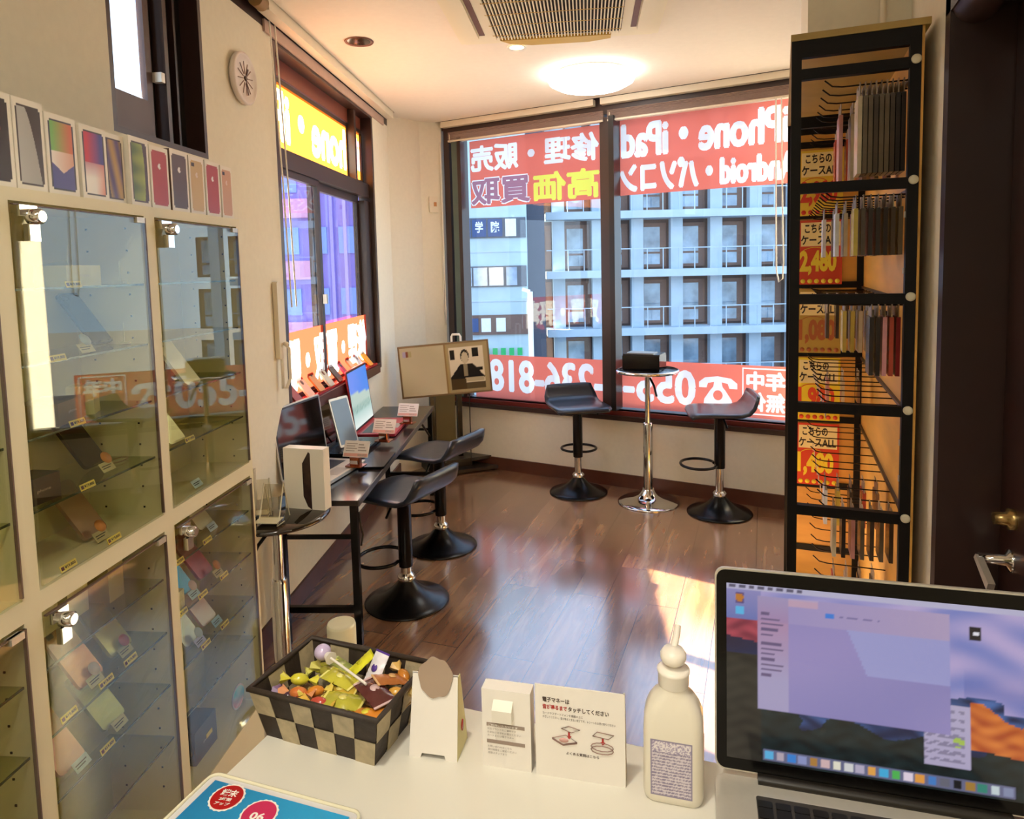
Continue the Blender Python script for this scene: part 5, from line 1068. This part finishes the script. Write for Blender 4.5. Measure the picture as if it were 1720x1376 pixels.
# pump bottle
pb = F(1131, 1334, zc); o = thing('pump_bottle', 'translucent white sanitizer pump bottle beside the laptop', 'bottle', (pb.x, pb.y+.005, zc), R(4)); o.scale = (1, 1, .93)
bw = mat('milky_plastic', '#e6dfce', .3, var=.01, coat=.3); prof = [(0, .066, .044, .012), (.003, .070, .048, .014), (.01, .072, .050, .014), (.095, .071, .050, .014), (.115, .069, .048, .015), (.128, .060, .043, .016), (.138, .048, .038, .016), (.144, .036, .036, .0175), (.150, .034, .034, .0168)]
mb = MB(); vs = []; fs = []; n_ = 0
for z, a, b_, r in prof:
    p = rrect(a, b_, min(r, b_/2-.0005), 6); n_ = len(p); vs += [(x, y, z) for x, y in p]
for k in range(len(prof)-1):
    for i in range(n_): fs.append((k*n_+i, k*n_+(i+1) % n_, (k+1)*n_+(i+1) % n_, (k+1)*n_+i))
mb.add(vs, fs, bw, True); mb.add(vs, [list(range(n_))[::-1], list(range((len(prof)-1)*n_, len(prof)*n_))], bw); part('body', mb, o)
part('collar', MB().lathe([(.0175, .150), (.0185, .152), (.0185, .166), (.0195, .168), (.0195, .171), (.0165, .173), (.009, .175)], mat('white_cap', '#efe8dc', .35), n=36), o)
part('pump_head', MB().lathe([(.006, .175), (.006, .178), (.013, .181), (.0155, .186), (.0155, .192), (.012, .198), (.0001, .2005)], MC['white_cap'], n=32, cap=False), o)
part('nozzle', MB().tube([(.0, .004, .195), (.003, .018, .206), (.004, .028, .214)], .0042, MC['white_cap'], 10), o)
def lab_fn(u, v):
    if u < .03 or u > .97 or v < .02 or v > .98: return '#8f86a0'
    if v > .80: return '#e6dfe0' if (int(v*60) % 3 == 0 or u > .9) else '#a79bb4'
    return '#7c7290' if (hash((int(u*44), int(v*56))) % 5 < 3 and int(v*56) % 4) else '#d8cfd6'
def lab_fn2(u, v):
    h_ = (int(u*44)*73856093 ^ int(v*56)*19349663) % 7
    if u < .03 or u > .97 or v < .02 or v > .98: return '#8f86a0'
    if v > .80: return '#e4dde0' if h_ < 4 else '#9f93b0'
    return ('#857b98' if h_ < 4 else '#c6bcca') if int(v*56) % 3 else '#ddd5da'
picture('label', (-.026, -.0252, .012), (.049, 0, 0), (0, 0, .076), lab_fn2, 44, 56, vcol('printed_label', 0, .4), o)
part('level_scale', MB().b2((.0355, -.004, .02), (.0362, -.002, .09), mat('faint_scale', '#cdb9b0', .4)), o)
# blue poster in a clear holder
o = thing('poster_holder', 'clear holder with a bright blue poster and round red seals on the counter', 'poster holder', (-.655, .350, zc), R(1.2))
part('holder', MB().rbox((.105, .15, .003), (.225, .30, .004), .012, mat('frosted_acrylic', '#d8d6d8', .15, spec=.8)), o)
part('holder_rim', MB().tube([(x+.105, y+.15, .006) for x, y in rrect(.221, .296, .012)], .0022, acr_edge, 6, closed=True), o)
def poster(u, v): return mix(lin('#0a6fa8'), lin('#2aa0d8'), .5+.5*math.sin(u*2.2-.6)*(v))
picture('poster', (.006, .012, .0062), (.198, 0, 0), (0, .276, 0), poster, 20, 24, vcol('poster_print', 0, .3), o)
def seal_(x, y, r, m, t_, rot):
    q = MB(); n_ = 40; T_ = M4.Translation((x, y, .0066)) @ M4.Rotation(rot, 4, 'Z')
    q.prism([((r+(.0012 if i % 2 else 0))*math.cos(2*math.pi*i/n_), (r+(.0012 if i % 2 else 0))*math.sin(2*math.pi*i/n_)) for i in range(n_)], 0, .0003, paper, T_)
    q.prism([((r*.92)*math.cos(2*math.pi*i/n_), (r*.92)*math.sin(2*math.pi*i/n_)) for i in range(n_)], .0003, .0006, m, T_)
    for tt, bx_, by_, bw_, bh_ in t_:
        vs, fs = text_mesh(tt, .03); q.add([T_ @ V((bx_+bw_*a, by_+bh_*b_, .0009)) for a, b_ in vs], fs, paper)
    part('round_seal', q, o)
seal_(.042, .268, .021, red, [('端末', -.011, .001, .022, .011), ('2時間', -.008, -.006, .016, .005), ('アップ', -.010, -.013, .020, .005)], R(8))
seal_(.098, .258, .022, mat('magenta_seal', '#c42a5a', .3), [('06', -.009, -.009, .018, .011)], R(8))
q = MB(); q.text('定額35円', (.135, .252, .0068), (.05, -.004, 0), (.001, .013, 0), paper, .03).text('即日修理', (.135, .235, .0068), (.05, -.004, 0), (.001, .012, 0), paper, .03); part('white_text', q, o)
# ------------------------------------------------------------------ big open laptop on the right
P0 = V((-.054, .838, zc)); az = R(4.8); X = V((math.cos(az), math.sin(az), 0)); Yb = V((-X.y, X.x, 0)); TT = frame(P0-Yb*.247, X, Yb)
LW, LD = .36, .247
o = thing('laptop', 'large silver laptop with a lit mountain wallpaper screen in the right foreground', 'laptop', T=TT)
part('base', MB().rbox((LW/2, LD/2, .010), (LW, LD, .016), .012, alum), o)
part('keyboard_well', MB().rbox((LW/2+.005, LD*.66, .0184), (.282, .112, .0012), .004, mat('well_rim', '#cfc8bc', .3, .4)).rbox((LW/2+.005, LD*.66, .0190), (.278, .108, .0008), .003, mat('well_dark', '#3a3530', .5)), o)
q = MB()
for r in range(6):
    nk = 14; hh = .010 if r == 5 else .0155; yy = LD*.66-.050+r*.0178+(.002 if r == 5 else .006)
    for k in range(nk): q.rbox((LW/2+.005-.130+k*.02, yy, .0202), (.0165, hh, .0016), .002, mat('black_keys', '#16130f', .35), n=2)
part('keyboard', q, o)
part('hinge', MB().cyl((.05, LD-.002, .018), (LW-.04, LD-.002, .018), .008, black, 16), o)
a = R(97); YL = V((0, -math.cos(a), math.sin(a))); LL = M4.Translation((0, LD, .024)) @ frame((0, 0, 0), V((1, 0, 0)), YL)
lid = part('lid', MB().rbox((LW/2, LD/2, -.0035), (LW, LD, .006), .012, alum, LL).rbox((LW/2, LD/2, -.0002), (LW-.004, LD-.004, .0012), .011, mat('black_bezel', '#060505', .16, spec=.25), LL), o)
def nz(x, y, s): x *= s; y *= s; return .5+.25*math.sin(x*3.1+1.7*math.sin(y*2.3))+.25*math.sin(y*4.7+2.1*math.sin(x*1.9+.5))
ICON = ['#5fb6e6', '#b8aab8', '#3f86d8', '#9098c8', '#b08040', '#d8b8b8', '#e8e4d0', '#d8d8d8', '#b9b0c8', '#e8a850', '#48b0e0', '#54b858', '#e8d8e8', '#e8a048', '#4a80c8', '#6a6a78', '#1a1a20', '#a8803c', '#3c8a78', '#c8d8dc', '#8890b0']
def desk_fn(u, v):
    if v > .972: return '#b9b6d2' if not (u < .27 and (int(u*90) % 3) and .978 < v < .992) else '#5a5670'
    if .80 < u < .835 and .82 < v < .89: return '#16141c' if not (.81 < u < .83 and .845 < v < .862) else '#e8e8f0'
    if .03 < u < .062 and .89 < v < .955: return '#5a4a80' if (u-.046)**2/.0002+(v-.922)**2/.0006 > 1 else '#c07a30'
    if .03 < u < .06 and .83 < v < .87: return '#5ab8e8'
    if .11 < u < .74 and .30 < v < .94:                                 # open window
        if u < .215:
            for k in range(12):
                if abs(v-(.845-k*.030-(.02 if k > 4 else 0))) < .006 and .12 < u < .15+.05*abs(math.sin(k*2.3)): return '#6a5a80'
            return mix(lin('#a87fa8'), lin('#a298c0'), abs(v-.72)*4) if v > .8 else mix(lin('#b08cae'), lin('#a9a0c6'), (.8-v)*3)
        if v > .90 and u < .32: return '#c0a0b8' if v < .93 else '#b8a4c4'
        if .34 < u < .375 and .855 < v < .882: return '#3f7fd8'
        if v > .86 and .39 < u < .52 and int(u*60) % 3 and v < .875: return '#7a70a0'
        if v > .80: return mix(lin('#9f93c4'), lin('#b3a0c0'), (u-.2)*1.6)
        if u > .42+.12*(.78-v)*2.2 and v > .56: return mix(lin('#a3a3d2'), lin('#9a9ad0'), u)
        return mix(lin('#8c84bc'), lin('#9c8fc4'), nz(u, v, 2))
    if .66 < u < .80 and .13 < v < .46:                                 # second small window
        if int(v*46) % 2 and u < .78 and nz(u, v, 60) > .35: return '#8a82a0'
        return '#a9c458' if .745 < u < .785 and .24 < v < .30 else '#b4abcb'
    if .13 < u < .93 and .015 < v < .075:
        k = int((u-.13)/.8*21); f_ = (u-.13)/.8*21-k
        return ICON[k] if .14 < f_ < .86 and .022 < v < .068 else '#6a6c8c'
    n1 = nz(u, v, 7); n2 = nz(u+3, v, 19)
    if u < .12:
        if v > .80: return mix(lin('#6c76b4'), lin('#a89ac8'), v*3-2.4)
        if v > .70-.05*n1: return mix(lin('#7c2c40'), lin('#b04858'), n2)
        if v > .60: return mix(lin('#241e3c'), lin('#1c2850'), n1)
        return mix(lin('#1a1616'), lin('#2c2a24'), n2)
    if u > .80 and .24-.02*n1 < v < .44+.05*math.sin(u*25)-.35*max(0, u-.93): return mix(lin('#b04a20'), lin('#e08038'), n2)
    if v > .44+.1*n1*(u < .9): return mix(mix(lin('#7c84c4'), lin('#b8a8d4'), n1), lin('#5c68b0'), max(0, min(1, .5-abs(v-.55)*4))*(u > .78))
    if v > .20+.14*n1 and .25 < u: return mix(lin('#131c44'), lin('#4a6cac'), n2*n1*1.3)
    return mix(lin('#0a1216'), lin('#16282c'), n2)
picture('screen', LL @ V((.014, .016, .0006)), V((LW-.028, 0, 0)), LL.to_3x3() @ V((0, LD-.034, 0)), desk_fn, 168, 112, vcol('laptop_screen_glow', .42, .12), lid)
